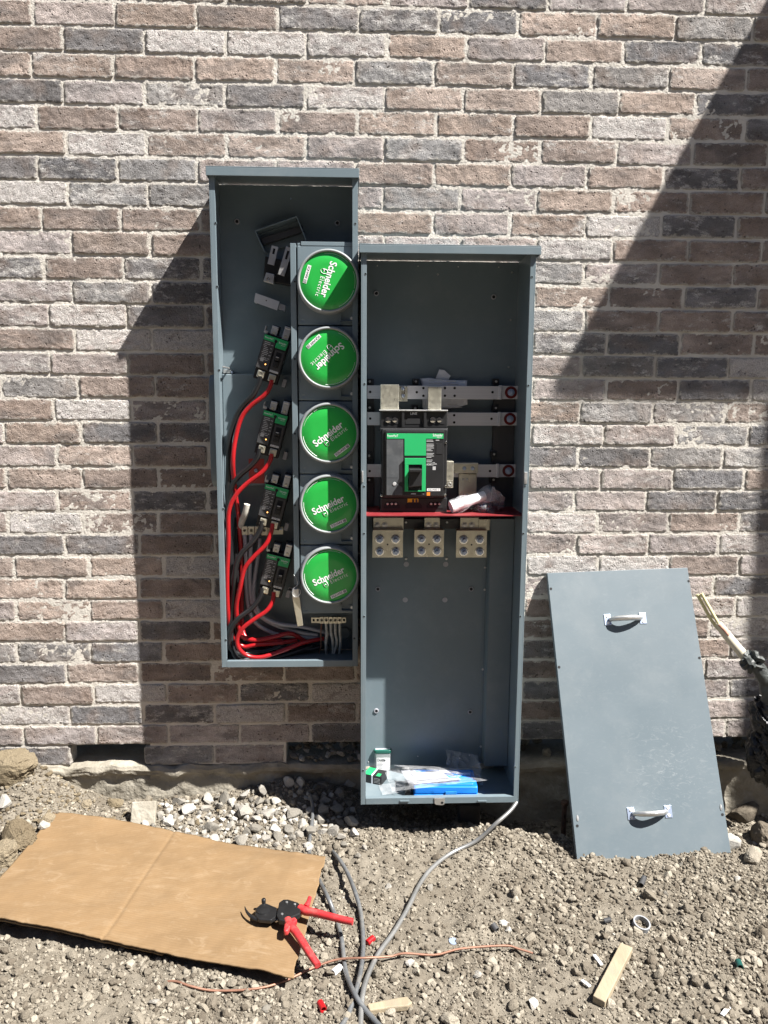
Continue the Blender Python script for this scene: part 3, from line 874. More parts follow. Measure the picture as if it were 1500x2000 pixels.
ANG = [-107, -137, 37, 25, 25]
for k in range(5):
    za, zb_ = seam[k] - .0015, seam[k + 1] + .0015
    mb = MB(); mb.box(mx0, mx1, .156, .165, zb_, za); cov = mb.build('socket_cover', GREY, cab, bevel=.003, seg=3)
    cyp = [549, 699, 846, 985, 1124][k]
    c = W(642, cyp, .19); c = Vector((MCX, 0, c.z))
    at = Matrix.Translation(c)
    mb = MB()
    mb.lathe((c.x, 0, c.z), (0, -1, 0), [(.0985, .163), (.0975, .168), (.0955, .172), (.0950, .190), (.0935, .1945), (.0905, .1965), (.0875, .1955), (.0862, .1925), (.0862, .186)], 72)
    mb.build('cover_ring', GREYP, cov, smooth=60)
    mb = MB(); mb.lathe((c.x, 0, c.z), (0, -1, 0), [(.0860, .186), (.0860, .1900), (.0852, .1906), (.05, .1910), (.00001, .1912)], 72)
    mb.build('lid', GREEN, cov, smooth=60)
    R = Matrix.Translation((c.x, -.1918, c.z)) @ Matrix.Rotation(math.radians(90), 4, 'X') @ Matrix.Rotation(math.radians(ANG[k]), 4, 'Z')
    mb = MB()
    mb.text('Schneider', .0305, R @ Matrix.Translation((-.005, -.001, 0)), bold=.022, fit=.109)
    mb.text('Electric', .0185, R @ Matrix.Translation((.0225, -.0205, 0)), bold=.002, space=1.25, fit=.060)
    # the curled emblem before the second line
    em = []
    for t in np.linspace(0, 1, 22):
        a = math.radians(60 + 250 * t) if t < .5 else math.radians(185 - 250 * (t - .5))
        if t < .5: em.append((-.0245 + .0058 * math.cos(a), -.0150 + .0052 * math.sin(a), 0))
        else: em.append((-.0245 + .0058 * math.cos(a), -.0252 + .0052 * math.sin(a), 0))
    mb.tube([R @ Vector(p) for p in em], .0013, 6, sub=1, flat=.3)
    mb.tube([R @ Vector((-.0245 + .0072 * math.cos(a), -.0200 + .0105 * math.sin(a), 0)) for a in np.linspace(0, 2 * math.pi, 30)], .0008, 6, sub=1, flat=.3)
    # fine print round the rim and the plate of the lower emblem
    for a0, a1 in ((40, 88), (92, 128), (150, 205)):
        mb.tube([R @ Vector((.0815 * math.cos(math.radians(a)), .0815 * math.sin(math.radians(a)), 0)) for a in np.linspace(a0, a1, 16)], .0006, 4, sub=1, flat=.3)
    mb.add([R @ Vector(p) for p in ((-.0275, -.0725, -.0002), (.0275, -.0725, -.0002), (.0275, -.0615, -.0002), (-.0275, -.0615, -.0002))], [(0, 1, 2, 3)])
    mb.cur = 1
    mb.text('SQUARE', .0095, R @ Matrix.Translation((-.0055, -.067, .0001)), bold=.012, fit=.038)
    mb.add([R @ Vector(p) for p in ((.0165, -.0714, .0001), (.0258, -.0714, .0001), (.0258, -.0626, .0001), (.0165, -.0626, .0001))], [(0, 1, 2, 3)])
    mb.cur = 0
    mb.text('D', .0095, R @ Matrix.Translation((.0212, -.067, .0003)), bold=.01)
    mb.build('lettering', [WHITE, INK], cov)
    # seal hasp in the lower right corner
    q = Vector((mx1 - .020, 0, zb_ + .021))
    mb = MB()
    mb.box(q.x - .0075, q.x + .0075, .165, .170, q.z - .0075, q.z + .0075)
    mb.box(q.x - .034, q.x + .0075, .165, .177, q.z - .0100, q.z - .0085)
    mb.box(q.x - .036, q.x - .034, .165, .177, q.z - .0100, q.z + .014)
    mb.cur = 1; mb.lathe((q.x, 0, q.z), (0, -1, 0), [(.0048, .1701), (.0048, .1705), (.0022, .1706), (.0022, .1712), (.00001, .1712)], 14)
    mb.build('seal_hasp', [GREY, STEEL], cov, bevel=.0006)
    mb = MB(); mb.lathe((mx0 + .016, 0, zb_ + .014), (0, -1, 0), [(.007, .1651), (.0066, .1657), (.006, .1653), (.00001, .1653)], 20)
    mb.build('knockout', GREY, cov, smooth=40)

# ---- fittings where a fifth breaker would sit
bkt = thing('mounting_tray', 'small open steel tray tilted at top of the meter cabinet interior', 'bracket', W(548, 452, .05))
mb = MB()
q = [(497, 451), (580, 422), (600, 472), (516, 492)]
mb.pprism(q, .020, .023)
for i in range(4):
    a, b = W(*q[i], .075), W(*q[(i + 1) % 4], .075)
    if i == 2: continue
    n_ = Vector((b.z - a.z, 0, a.x - b.x)).normalized() * .003
    mb.prism([(a.x, -.02, a.z), (b.x, -.02, b.z), (b.x + n_.x, -.02, b.z + n_.z), (a.x + n_.x, -.02, a.z + n_.z)], (0, -1, 0), .060)
mb.build('tray_body', GREY, bkt, bevel=.0008)
mb = MB(); mb.pprism([(509, 465), (590, 440), (594, 452), (514, 478)], .0231, .045); mb.build('cross_bar', BLACK2, bkt, bevel=.001)

def jaw(parent, px, py, d, rot, h=.055, w=.022, m=STEEL):
    """a U-shaped plug-on jaw: two leaves and a slot"""
    M = Matrix.Translation(W(px, py, d)) @ Matrix.Rotation(math.radians(rot), 4, 'Y')
    mb = MB()
    mb.box(-w / 2, w / 2, 0, .004, -h * .5, h * .1, M)
    mb.box(-w / 2, -w * .18, 0, .004, h * .1, h * .42, M); mb.box(w * .18, w / 2, 0, .004, h * .1, h * .42, M)
    mb.box(-w / 2, w / 2, -.012, .004, h * .42, h * .55, M)
    mb.cur = 1; mb.box(-w * .18, w * .18, .0005, .001, h * .1, h * .42, M)
    return mb.build('jaw', [m, HOLE], parent, bevel=.0012)
con = thing('plug_on_connector', 'bare plug-on connector with two slotted steel jaws, upper end of the breaker row', 'connector', W(545, 520, .05))
mb = MB(); mb.pprism([(518, 500), (572, 512), (572, 558), (514, 548)], .02, .055); mb.build('connector_base', BLACK, con, bevel=.002)
jaw(con, 533, 500, .085, 14, .055, .021); jaw(con, 557, 512, .10, 18, .085, .021, STEEL)
mb = MB(); mb.pprism([(520, 532), (536, 536), (534, 555), (514, 549)], .055, .075); mb.build('terminal_lug', STEEL, con, bevel=.0015)
mb = MB(); mb.lathe(W(524, 545, .0755), (0, -1, 0), [(.0062, 0), (.0055, .002), (.003, .002), (.00001, .001)], 14); mb.build('terminal_screw', CHROME, con, smooth=35)
brk = thing('angle_bracket', 'loose-looking flat aluminium bracket below the bare plug-on jaws', 'bracket', W(525, 588, .06))
mb = MB(); mb.pprism([(499, 572), (546, 589), (541, 606), (496, 590)], .055, .058); mb.pprism([(499, 572), (502, 573), (499, 591), (496, 590)], .02, .055); mb.build('bracket_plate', ALU, brk, bevel=.0006)
mb = MB(); mb.pprism([(546, 592), (558, 597), (556, 608), (543, 603)], .03, .05); mb.build('bracket_stub', GREYW, brk, bevel=.001)
screw(brk, 520, 587, .058, .002, HOLE)

# ---- four breakers
def breaker(label):
    t = thing('circuit_breaker', label, 'breaker', (0, 0, 0), 'tilted two pole breakers in the meter cabinet')
    w, h = .080, .142
    def L(name, f, m, bevel=.0, smooth=None, par=None):
        mb = MB(); f(mb); return mb.build(name, m, par or t, local=True, bevel=bevel, smooth=smooth)
    L('breaker_body', lambda m: (m.box(0, .0405, 0, .055, -.108, 0), m.box(.0415, w, 0, .052, -.110, 0), m.box(.001, w - .001, 0, .042, -h, -.106), m.box(.003, w - .003, 0, .040, 0, .008)), BLACK, .0015)
    L('faceplate', lambda m: m.box(.002, .040, .0551, .0562, -.106, -.017), BLACK2, .0006)
    def gl(m):
        m.prism([(.001, -.0552, -.0005), (w - .001, -.0552, -.0005), (w - .003, -.0552, -.031), (.0425, -.0552, -.031), (.0425, -.0552, -.0165), (.001, -.0552, -.0165)], (0, -1, 0), .0015)
    L('green_band', gl, GREENB, .0004)
    L('rivet_hole', lambda m: m.lathe((.0405, -.0567, -.0115), (0, -1, 0), [(.0052, 0), (.0050, .0004), (.00001, .0004)], 18), HOLE)
    def pr(m):
        m.text('PowerPacT', .0075, face_m(.0175, .0572, -.0085), bold=.005, fit=.027)
        m.text('Schneider', .0075, face_m(.0625, .0572, -.012), bold=.01, fit=.024)
        m.text('Electric', .004, face_m(.066, .0572, -.018), fit=.013)
    L('lettering', pr, WHITE)
    def fp(m):
        rs = random.Random(3)
        for k in range(11):
            y = -.022 - k * .0055
            m.box(.006 + rs.uniform(0, .003), .020 + rs.uniform(-.004, .014), .0563, .0566, y - .0010, y + .0010)
            if k % 2: m.box(.030, .036 + rs.uniform(-.002, .002), .0563, .0566, y - .001, y + .001)
        m.box(.009, .0195, .0563, .0567, -.084, -.0735)
    L('fine_print', fp, GREYPR)
    L('toggle_well', lambda m: m.box(.046, .0765, .0521, .0535, -.100, -.036), BLACK2, .001)
    L('toggle_slot', lambda m: m.box(.052, .070, .0536, .0541, -.090, -.042), HOLE)
    L('toggle', lambda m: (m.prism([(.053, -.054, -.060), (.069, -.054, -.060), (.067, -.074, -.056), (.055, -.074, -.056)], (0, 0, -1), .011), m.box(.054, .068, .054, .060, -.088, -.071)), BLACK, .0012)
    L('toggle_mark', lambda m: m.box(.056, .066, .0745, .0749, -.0595, -.057), GREYPR)
    L('indicator_lamp', lambda m: m.lathe((.029, -.0562, -.090), (0, -1, 0), [(.0022, 0), (.0018, .0012), (.00001, .0016)], 12), LED, smooth=60)
    L('brand_plate', lambda m: m.box(.047, .0745, .0523, .0532, -.1075, -.1015), WHITE, .0003)
    L('lettering', lambda m: m.text('SQUARE D', .0052, face_m(.0607, .0534, -.1045), bold=.01, fit=.0245), INK)
    for x, z in ((.023, -.124), (.0605, -.125)):
        lug = L('terminal_lug', lambda m: m.box(x - .0115, x + .0115, .0421, .0555, z - .0115, z + .0115), TIN, .002)
        L('terminal_screw', lambda m: m.lathe((x, -.0556, z), (0, -1, 0), [(.0085, 0), (.0082, .0012), (.0062, .0012), (.0058, -.003), (.003, -.003), (.00001, -.003)], 18), TIN, smooth=30, par=lug)
    for x, hh, dd, mt in ((.0245, .026, .040, STEEL), (.064, .036, .046, STEEL)):
        L('jaw', lambda m: (m.box(x - .0105, x + .0105, dd - .004, dd, .002, hh), m.box(x - .0105, x + .0105, dd - .022, dd, hh, hh + .008)), mt, .0015)
        L('jaw_shroud', lambda m: m.box(x - .013, x + .013, .0, dd - .0225, .008, hh + .012), BLACK, .001)
        L('jaw_screw', lambda m: m.lathe((x, -dd, .012), (0, -1, 0), [(.005, 0), (.0042, .002), (.00001, .0024)], 12), TIN, smooth=40)
    L('side_clip', lambda m: (m.box(-.006, -.003, .015, .046, .004, .026), m.box(-.003, .006, .040, .046, .004, .012)), STEEL, .0008)
    L('mounting_lug', lambda m: m.box(w + .012, w + .025, 0, .012, -.142, -.116), GREYW, .0015)
    return t
def copy_tree(o, parent=None):
    c = o.copy(); COL.objects.link(c)
    if parent is not None: c.parent = parent; c.matrix_parent_inverse = o.matrix_parent_inverse.copy()
    for ch in list(o.children): copy_tree(ch, c)
    return c
BRL = ['black two pole breaker beside the second green lid, highest of the tilted four', 'black two pole breaker beside the third green lid, above the red sticker',
       'black two pole breaker just above the four-way neutral bar', 'black two pole breaker beside the lowest green lid, last of the tilted four']
br0 = breaker(BRL[0])
BRP = [(517, 652, 17.5), (515.5, 800.5, 15), (518.5, 944.5, 15), (521.7, 1080.5, 14.5)]
for k, (px, py, rt) in enumerate(BRP):
    t = br0 if k == 0 else copy_tree(br0)
    p = W(px, py, .118); t.location = (p.x, -.062, p.z); t.rotation_euler = (0, math.radians(rt), 0); t['label'] = BRL[k]

# ---- cables in the cabinet
def cable(name, label, pts, r, m, group=None, seg=12, cat='cable'):
    P = [W(x, y, d) for x, y, d in pts]
    for q in P[1:-1]: q.x += random.uniform(-.0022, .0022); q.z += random.uniform(-.002, .002)
    mb = MB(); mb.tube(P, r, seg)
    o = mb.build(name, m, None, smooth=60)
    return tag(o, label, cat, group)
RB = .0073
gk, gr_, gg = 'black cables in the meter cabinet', 'red cables in the meter cabinet', 'grey cables in the meter cabinet'
cable('black_cable', 'black cable curving down from the topmost breaker', [(509, 735, .112), (506, 752, .112), (494, 772, .11), (474, 793, .10), (458, 818, .095), (449, 860, .10), (446, 920, .10), (446, 1000, .095), (450, 1090, .09), (455, 1180, .09), (462, 1240, .09), (480, 1262, .07), (540, 1262, .06), (600, 1256, .05)], RB * 1.22, BLACKW, gk)
cable('red_cable', 'red cable curving down from the topmost breaker', [(531, 742, .115), (527, 757, .115), (514, 774, .115), (490, 793, .11), (470, 818, .11), (459, 860, .115), (456, 905, .12), (459, 960, .085), (465, 1010, .07), (470, 1080, .06), (473, 1150, .06), (472, 1210, .07), (478, 1242, .09), (500, 1250, .10), (535, 1244, .09), (570, 1238, .07), (600, 1256, .05)], RB, REDW, gr_)
cable('black_cable', 'black cable curving down from the breaker above the red sticker', [(507, 876, .112), (503, 892, .112), (490, 910, .11), (466, 932, .105), (450, 955, .10), (444, 1000, .09), (448, 1060, .075), (455, 1120, .07), (460, 1180, .07), (466, 1240, .075), (484, 1268, .09), (520, 1270, .08), (560, 1260, .06), (590, 1246, .05)], RB * 1.22, BLACKW, gk)
cable('red_cable', 'red cable crossing the red sticker and running down the cabinet edge', [(531, 886, .115), (527, 902, .115), (512, 922, .118), (484, 943, .122), (461, 967, .128), (448, 1000, .13), (445, 1060, .13), (444, 1130, .125), (446, 1200, .115), (455, 1240, .10), (475, 1262, .10), (500, 1260, .10), (540, 1257, .08), (580, 1250, .06)], RB, REDW, gr_)
cable('black_cable', 'black cable leaving the breaker above the neutral bar', [(512, 1017, .112), (508, 1035, .112), (494, 1058, .115), (472, 1082, .12), (461, 1108, .12), (457, 1150, .115), (452, 1200, .11), (449, 1238, .11), (455, 1268, .10), (480, 1280, .09), (520, 1276, .08)], RB * 1.22, BLACKW, gk)
cable('red_cable', 'red cable dropping in front of the neutral bar', [(533, 1022, .115), (530, 1040, .118), (520, 1064, .125), (496, 1088, .13), (478, 1112, .132), (468, 1145, .13), (463, 1185, .12), (464, 1220, .11), (474, 1244, .10), (510, 1250, .085), (550, 1252, .07)], RB, REDW, gr_)
cable('black_cable', 'black cable leaving the lowest breaker', [(512, 1148, .112), (508, 1166, .115), (492, 1188, .12), (466, 1208, .125), (450, 1232, .125), (448, 1258, .12), (460, 1275, .11), (490, 1275, .09), (530, 1268, .08), (560, 1252, .06)], RB * 1.22, BLACKW, gk)
cable('black_cable', 'black cable lying along the bottom left corner of the meter cabinet', [(462, 1010, .05), (463, 1080, .06), (459, 1160, .085), (452, 1220, .10), (452, 1262, .115), (470, 1290, .12), (520, 1289, .11), (570, 1276, .08), (610, 1262, .05)], RB * 1.22, BLACKW, gk)
cable('black_cable', 'black cable passing under the ends of the red cables at the cabinet bottom', [(470, 1235, .06), (480, 1262, .07), (515, 1268, .075), (560, 1266, .07), (605, 1268, .06), (640, 1258, .04)], RB * 1.2, BLACKW, gk)
cable('red_cable', 'red cable looping round from the lowest breaker to the bottom corner', [(535, 1156, .115), (532, 1174, .12), (521, 1193, .13), (498, 1209, .135), (476, 1227, .14), (464, 1247, .14), (467, 1268, .14), (484, 1282, .135), (512, 1283, .13), (552, 1270, .11), (592, 1255, .09), (632, 1247, .06)], RB, REDW, gr_)
cable('grey_cable', 'grey cable from the first terminal of the neutral bar', [(478, 1044, .068), (480, 1090, .066), (481, 1150, .064), (487, 1195, .06), (506, 1222, .06), (545, 1240, .055), (600, 1243, .05), (640, 1250, .05)], .0068, GREYW, gg)
cable('grey_cable', 'grey cable from the second terminal of the neutral bar', [(490.5, 1044, .070), (489, 1090, .072), (487, 1140, .07), (495, 1185, .066), (522, 1212, .062), (565, 1230, .055), (620, 1241, .05)], .0068, GREYW, gg)
cable('grey_cable', 'grey cable sweeping from behind the lowest breaker to the ground bar', [(508, 1052, .06), (503, 1090, .065), (497, 1130, .07), (497, 1170, .07), (512, 1202, .07), (545, 1218, .07), (590, 1224, .065), (636, 1236, .05), (650, 1240, .03)], .0068, GREYW, gg)
cable('taped_cable_end', 'stub of thick cable with dirty taped end above the neutral bar', [(469, 1032, .06), (472, 1020, .07), (478, 1003, .085), (483, 985, .09)], .011, WHITEW, None)
for k, (px, d) in enumerate(((637, .074), (646.5, .076), (655, .076), (664, .074))):
    cable('ground_wire', ['dirty white wire in the second slot of the ground bar', 'dirty white wire in the middle slot of the ground bar', 'dirty white wire in the fourth slot of the ground bar', 'dirty white wire in the last slot of the ground bar'][k],
          [(px, 1217, d), (px + 1, 1235, d + .003), (px + 3 * math.sin(k), 1255, d), (px + 4 * math.sin(k * 2), 1277, d - .02)], .0048, WHITEW, 'wires under the ground bar', 10, 'wire')
cable('copper_wire', 'bare copper wire in the first slot of the ground bar', [(628, 1217, .074), (627.5, 1240, .075), (628, 1262, .07), (623, 1276, .055)], .0022, COPPER, None, 8, 'wire')
# seal tag
tg = thing('seal_tag', 'dirty steel strip hanging on a bent wire from the cabinet flange', 'tag', W(578, 1165, .18))
mb = MB(); mb.pprism([(571, 1168), (585, 1166), (592, 1222), (581, 1224)], .172, .178); mb.build('tag_strip', TIN, tg, bevel=.0015)
mb = MB(); mb.pbox(571, 1150, 584, 1168, .170, .182); mb.build('tag_head', STEEL, tg, bevel=.002)
mb = MB(); mb.tube([W(x, y, d) for x, y, d in ((574, 1123, .171), (579, 1130, .176), (581, 1142, .178), (573, 1150, .184), (571, 1160, .186), (578, 1166, .188), (586, 1160, .187), (586, 1152, .185), (580, 1150, .184))], .0011, 6); mb.build('wire_loop', STEEL, tg, smooth=60)

# ================================================================== RIGHT: TALL SWITCH CABINET
RD = .25
rx0, rx1 = W(705, 1000, RD).x, W(1037.5, 800, RD).x
rz0, rz1 = W(850, 1570, RD).z, W(860, 481, RD).z
rc = thing('switch_cabinet', 'very tall open grey cabinet with bus bars and a red shelf inside', 'electrical cabinet', ((rx0 + rx1) / 2, 0, rz0))
mb = MB(); mb.box(rx0 + .003, rx1 - .003, .010, .013, rz0 + .003, rz1 - .003); mb.build('back_panel', GREY, rc)
for s in (0, 1):
    mb = MB(); x = rx0 if s == 0 else rx1
    g = 1 if s == 0 else -1
    def sb(a, b, *r):
        q = sorted((x + g * a, x + g * b)); mb.box(q[0], q[1], *r)
    sb(0, .0025, .006, RD - .012, rz0, rz1)
    sb(0, .0035, RD - .012, RD, rz0, rz1)
    sb(.0035, .0165, RD - .0025, RD, rz0 + .001, rz1 - .003)
    sb(.014, .0165, RD - .012, RD - .0025, rz0 + .026, rz1 - .003)
    mb.build('side_panel', GREY, rc, bevel=.0008)
mb = MB()
mb.box(rx0 + .0025, rx1 - .0025, .013, RD - .003, rz0 + .001, rz0 + .0035)
mb.box(rx0 + .0165, rx1 - .0165, RD - .003, RD + .001, rz0 + .0015, rz0 + .023)
mb.box(rx0 + .0165, rx1 - .0165, RD - .016, RD - .003, rz0 + .0205, rz0 + .023)
mb.build('bottom_panel', GREY, rc, bevel=.0008)
# hasp and two lip slots on the bottom edge
mb = MB(); mb.pprism([(848, 1559), (869, 1559), (868, 1571), (864, 1573), (852, 1572), (849, 1570)], RD + .0012, RD + .004); h_ = mb.build('padlock_hasp', STEEL, rc, bevel=.0008)
mb = MB(); mb.lathe(W(863.5, 1568, RD + .0041), (0, -1, 0), [(.0045, 0), (.0045, .0003), (.00001, .0003)], 14); mb.build('hasp_hole', HOLE, h_)
for px in (790, 942):
    mb = MB(); mb.pbox(px - 9, 1563.5, px + 9, 1567, RD + .0012, RD + .004); mb.build('lip_tab', GREY, rc, bevel=.001)
mb = MB(); x0, x1 = rx0 - .006, rx1 + .012
mb.box(x0, x1, .004, RD + .012, rz1, rz1 + .003)
mb.box(x0, x1, RD + .009, RD + .012, rz1 - .023, rz1)
mb.box(x0, x0 + .0025, .004, RD + .009, rz1 - .023, rz1); mb.box(x1 - .0025, x1, .004, RD + .009, rz1 - .023, rz1)
mb.build('top_hood', GREY, rc, bevel=.0012)
for px, py in ((714, 535), (712, 750), (711, 950), (711, 1042), (711, 1204), (709, 1505)): hole(rc, px, py, RD, .003)
for px, py in ((1039, 541), (1032, 753), (1025, 950), (1022, 1042), (1016, 1204), (1006, 1498)): hole(rc, px, py, RD, .003)
for px, py in ((735, 573), (964, 580), (738, 1150), (920, 1150), (735, 1388), (918, 1390)): grommet(rc, px, py, .013)
for px, py in ((793.5, 1102), (870.5, 1102), (791.5, 1171.5), (869, 1171.5)):
    mb = MB(); mb.lathe(W(px, py, .013), (0, -1, 0), [(.0092, 0), (.009, .0012), (.00001, .0012)], 22); mb.build('knockout_cap', GREYW, rc, smooth=30)
for px, py in ((855, 536), (1000, 532), (997, 625), (993, 717)): screw(rc, px, py, .0135, .0035, STEEL)
for px, py in ((737, 519), (816.5, 520), (895, 521), (974, 522), (816, 1477), (720, 1488), (898, 1481), (917, 1475)): screw(rc, px, py, .0135, .0022, STEEL)
# wiring trough up the right-hand back corner
mb = MB(); ch0, ch1 = W(950, 1290, .06).x, rx1 - .004
zc0, zc1 = W(960, 1492, .06).z, W(960, 1012, .06).z
mb.box(ch0, ch0 + .002, .0132, .075, zc0, zc1); mb.box(ch0 - .013, ch0, .0132, .0155, zc0, zc1); mb.box(ch0 + .002, ch1, .073, .075, zc0, zc1); mb.box(ch0 + .002, ch1, .0132, .073, zc0 - .002, zc0)
trough = mb.build('wiring_trough', GREY, rc, bevel=.001)
for px, py in ((947.5, 1108), (946.5, 1151.5), (943, 1307), (939, 1458)): screw(rc, px, py, .0157, .004, STEEL)
mb = MB(); mb.box(W(962, 880, .03).x, rx1 - .004, .0132, .030, W(960, 1008, .03).z, W(960, 752, .03).z); mb.build('support_rail', BLACK2, rc, bevel=.001)

# bus bars
def bus(py0, py1, px1, d, holes, seg=None):
    mb = MB(); mb.pbox(717, py0, px1, py1, d, d + .007)
    b = mb.build('bus_bar', ALU, rc, bevel=.0008)
    ym = (py0 + py1) / 2
    for hx, hy in holes:
        mb = MB(); mb.lathe(W(hx, hy, d + .0071), (0, -1, 0), [(.0042, 0), (.0042, .0003), (.00001, .0003)], 14); mb.build('bar_hole', HOLE, b)
    # joggled end tab bolted to a red insulator
    mb = MB(); mb.pbox(px1 - 4, py0 - 1, px1 + 1, py1 + 1, d - .006, d + .012); mb.pbox(px1 + 1, py0, px1 + 34, py1, d - .008, d - .001); mb.build('end_tab', ALU, b, bevel=.0012)
    c = W(px1 + 19, ym, d - .001)
    mb = MB(); mb.cyl((c.x, -.0305, c.z), (c.x, -d + .0085, c.z), .021, .021, 28); mb.lathe((c.x, -(d - .0008), c.z), (0, -1, 0), [(.0205, 0), (.0200, .0012), (.012, .0014)], 28); mb.build('insulator', REDINS, b, smooth=40)
    mb = MB(); mb.lathe((c.x, -(d + .0006), c.z), (0, -1, 0), [(.0115, 0), (.0112, .0016), (.0085, .0018)], 20); mb.lathe((c.x, -(d + .0022), c.z), (0, -1, 0), [(.0095, 0), (.0092, .0065), (.0055, .0068), (.005, .011), (.00001, .0115)], 6); mb.build('bolt', ZINC, b)
    return b
BD = .055
bus(753.5, 779.5, 979, BD, ((723, 765.5), (814, 766), (827, 758), (827, 773), (869, 758), (869, 773), (888, 758), (888, 773), (962, 766)))
bus(805.5, 831, 977, BD, ((723, 817.5), (887, 811), (887, 825), (960, 818)))
bus(907, 932, 974, BD, ((722, 920), (957, 920)))
for px, py in ((722, 745), (812, 745), (969, 745), (722, 796), (811, 797), (968, 797), (721, 890), (965, 887), (721, 937), (964, 937)):
    mb = MB(); mb.pbox(px - 6, py - 5.5, px + 6, py + 6.5, .0135, .040); bl = mb.build('mounting_block', BLACK, rc, bevel=.0015)
    screw(bl, px, py, .0405, .004, STEEL)
mb = MB(); mb.pbox(717, 740, 730, 1003, .0133, .028); mb.build('support_rail', BLACK2, rc, bevel=.001)
# connectors rising from the main breaker to the bars
def angle_strap(name, px0, px1, py0, py1, d0, d1, m=TIN, fold=None):
    mb = MB(); mb.pbox(px0, py0, px1, py1, d1 - .004, d1)
    mb.pbox(px1 - 5, py0, px1, py1, d0, d1 - .004)
    return mb.build(name, m, rc, bevel=.0015)
angle_strap('bus_strap', 743, 779, 751, 801, .063, .125)
mb = MB(); mb.pbox(779, 754, 796, 784, .0631, .068); st = mb.build('bus_strap', TIN, rc, bevel=.001)
for py in (759, 773): screw(st, 787, py, .0685, .006, ZINC)
angle_strap('bus_strap', 836, 862, 755, 801, .063, .12)
mb = MB(); mb.pbox(872, 901, 886, 938, .0631, .16); mb.pbox(886, 904, 934, 924, .0631, .09); st = mb.build('bus_strap', TIN, rc, bevel=.0015)
for px in (907, 923): screw(st, px, 915, .0905, .0065, ZINC)
mb = MB(); mb.pbox(896, 925, 931, 976, .062, .075); st = mb.build('riser_strap', TIN, rc, bevel=.0015)
for px, py in ((905, 936), (912, 936), (905, 965), (912, 966)): screw(st, px, py, .0755, .004, STEEL)
mb = MB(); mb.pbox(917, 927, 930, 943, .0752, .0775); mb.build('strap_plate', TIN, st, bevel=.0008)
mb = MB(); mb.pbox(872, 938, 885, 953, .10, .16); lg = mb.build('terminal_lug', TIN, rc, bevel=.001)
mb = MB(); mb.lathe(W(878.5, 946, .1605), (0, -1, 0), [(.0075, 0), (.007, .001), (.0045, .001), (.004, -.002), (.00001, -.002)], 16); mb.build('terminal_screw', STEEL, lg, smooth=35)
# red barrier shelf and the bar under it
mb = MB()
zs = W(860, 1007.5, .235).z
mb.box(rx0 + .017, rx1 - .006, .0135, .235, zs - .0012, zs + .0012)
mb.build('barrier_shelf', REDSH, rc)
mb = MB(); mb.pbox(727, 1014, 960, 1033, .0135, .040); mb.build('support_rail', BLACK2, rc, bevel=.001)
# three lug plates with four studs each
def lug_plate(px0, px1, py0, py1, tx0, tx1, d, ext=None):
    mb = MB(); mb.pbox(px0, py0, px1, py1, d - .006, d)
    mb.pbox(px0 + 1, py0 - 3, px1 + 1, py0 + .5, d - .03, d + .002)
    pl = mb.build('lug_plate', TIN, rc, bevel=.001)
    mb = MB(); mb.pbox(tx0, 1011, tx1, py0 - 3, d - .03, d - .024)
    if ext: mb.pbox(tx1 + .5, 1014, ext, py0 - 3, d - .03, d - .022)
    mb.build('lug_neck', TIN, pl, bevel=.001)
    for k in range(2):
        px = tx0 + 8 + k * 14.5
        c = W(px, 1025.5, d - .0235)
        mb = MB(); mb.lathe(c, (0, -1, 0), [(.0105, 0), (.0100, .0018), (.006, .002), (.0055, .007), (.00001, .0075)], 18); mb.build('bolt', STEEL, pl, smooth=35)
    for i in (0, 1):
        for j in (0, 1):
            px = px0 + (px1 - px0) * (.24 + .52 * i); py = py0 + (py1 - py0) * (.29 + .47 * j)
            c = W(px, py, d)
            mb = MB()
            ws = MB(); ws.lathe((c.x, -d - .0002, c.z), (0, -1, 0), [(.0158, 0), (.0155, .0018), (.011, .002)], 24); ws.build('washer', CHROME, pl, smooth=35)
            mb.lathe((c.x, -d - .0018, c.z), (0, -1, 0), [(.0118, 0), (.0115, .0085), (.0072, .0088)], 6)
            mb.cyl((c.x, -d - .009, c.z), (c.x, -d - .028, c.z), .0062, .0056, 14)
            mb.build('stud_nut', ZINC, pl, smooth=35)
    mb = MB(); mb.lathe(W((px0 + px1) / 2, (py0 + py1) / 2, d + .0001), (0, -1, 0), [(.003, 0), (.003, .0003), (.00001, .0003)], 12); mb.build('bar_hole', HOLE, pl)
    return pl
lug_plate(727, 787, 1038, 1089, 729, 788, .085)
lug_plate(809, 867, 1038, 1088, 829, 859, .085)
lug_plate(891, 951, 1039, 1089, 899, 935, .085, 957)
for px in (793, 873): screw(rc, px, 1020, .041, .004, STEEL)
for px in (793, 872): screw(rc, px, 1091, .0135, .005, STEEL)
# clip on the outer right edge and left-edge catch
mb = MB(); mb.pbox(1024, 922, 1030, 945, RD - .02, RD + .003); mb.build('edge_clip', STEEL, rc, bevel=.001)
mb = MB(); mb.pbox(706.5, 920, 709.5, 942, RD - .02, RD + .004); mb.build('edge_clip', STEEL, rc, bevel=.001)
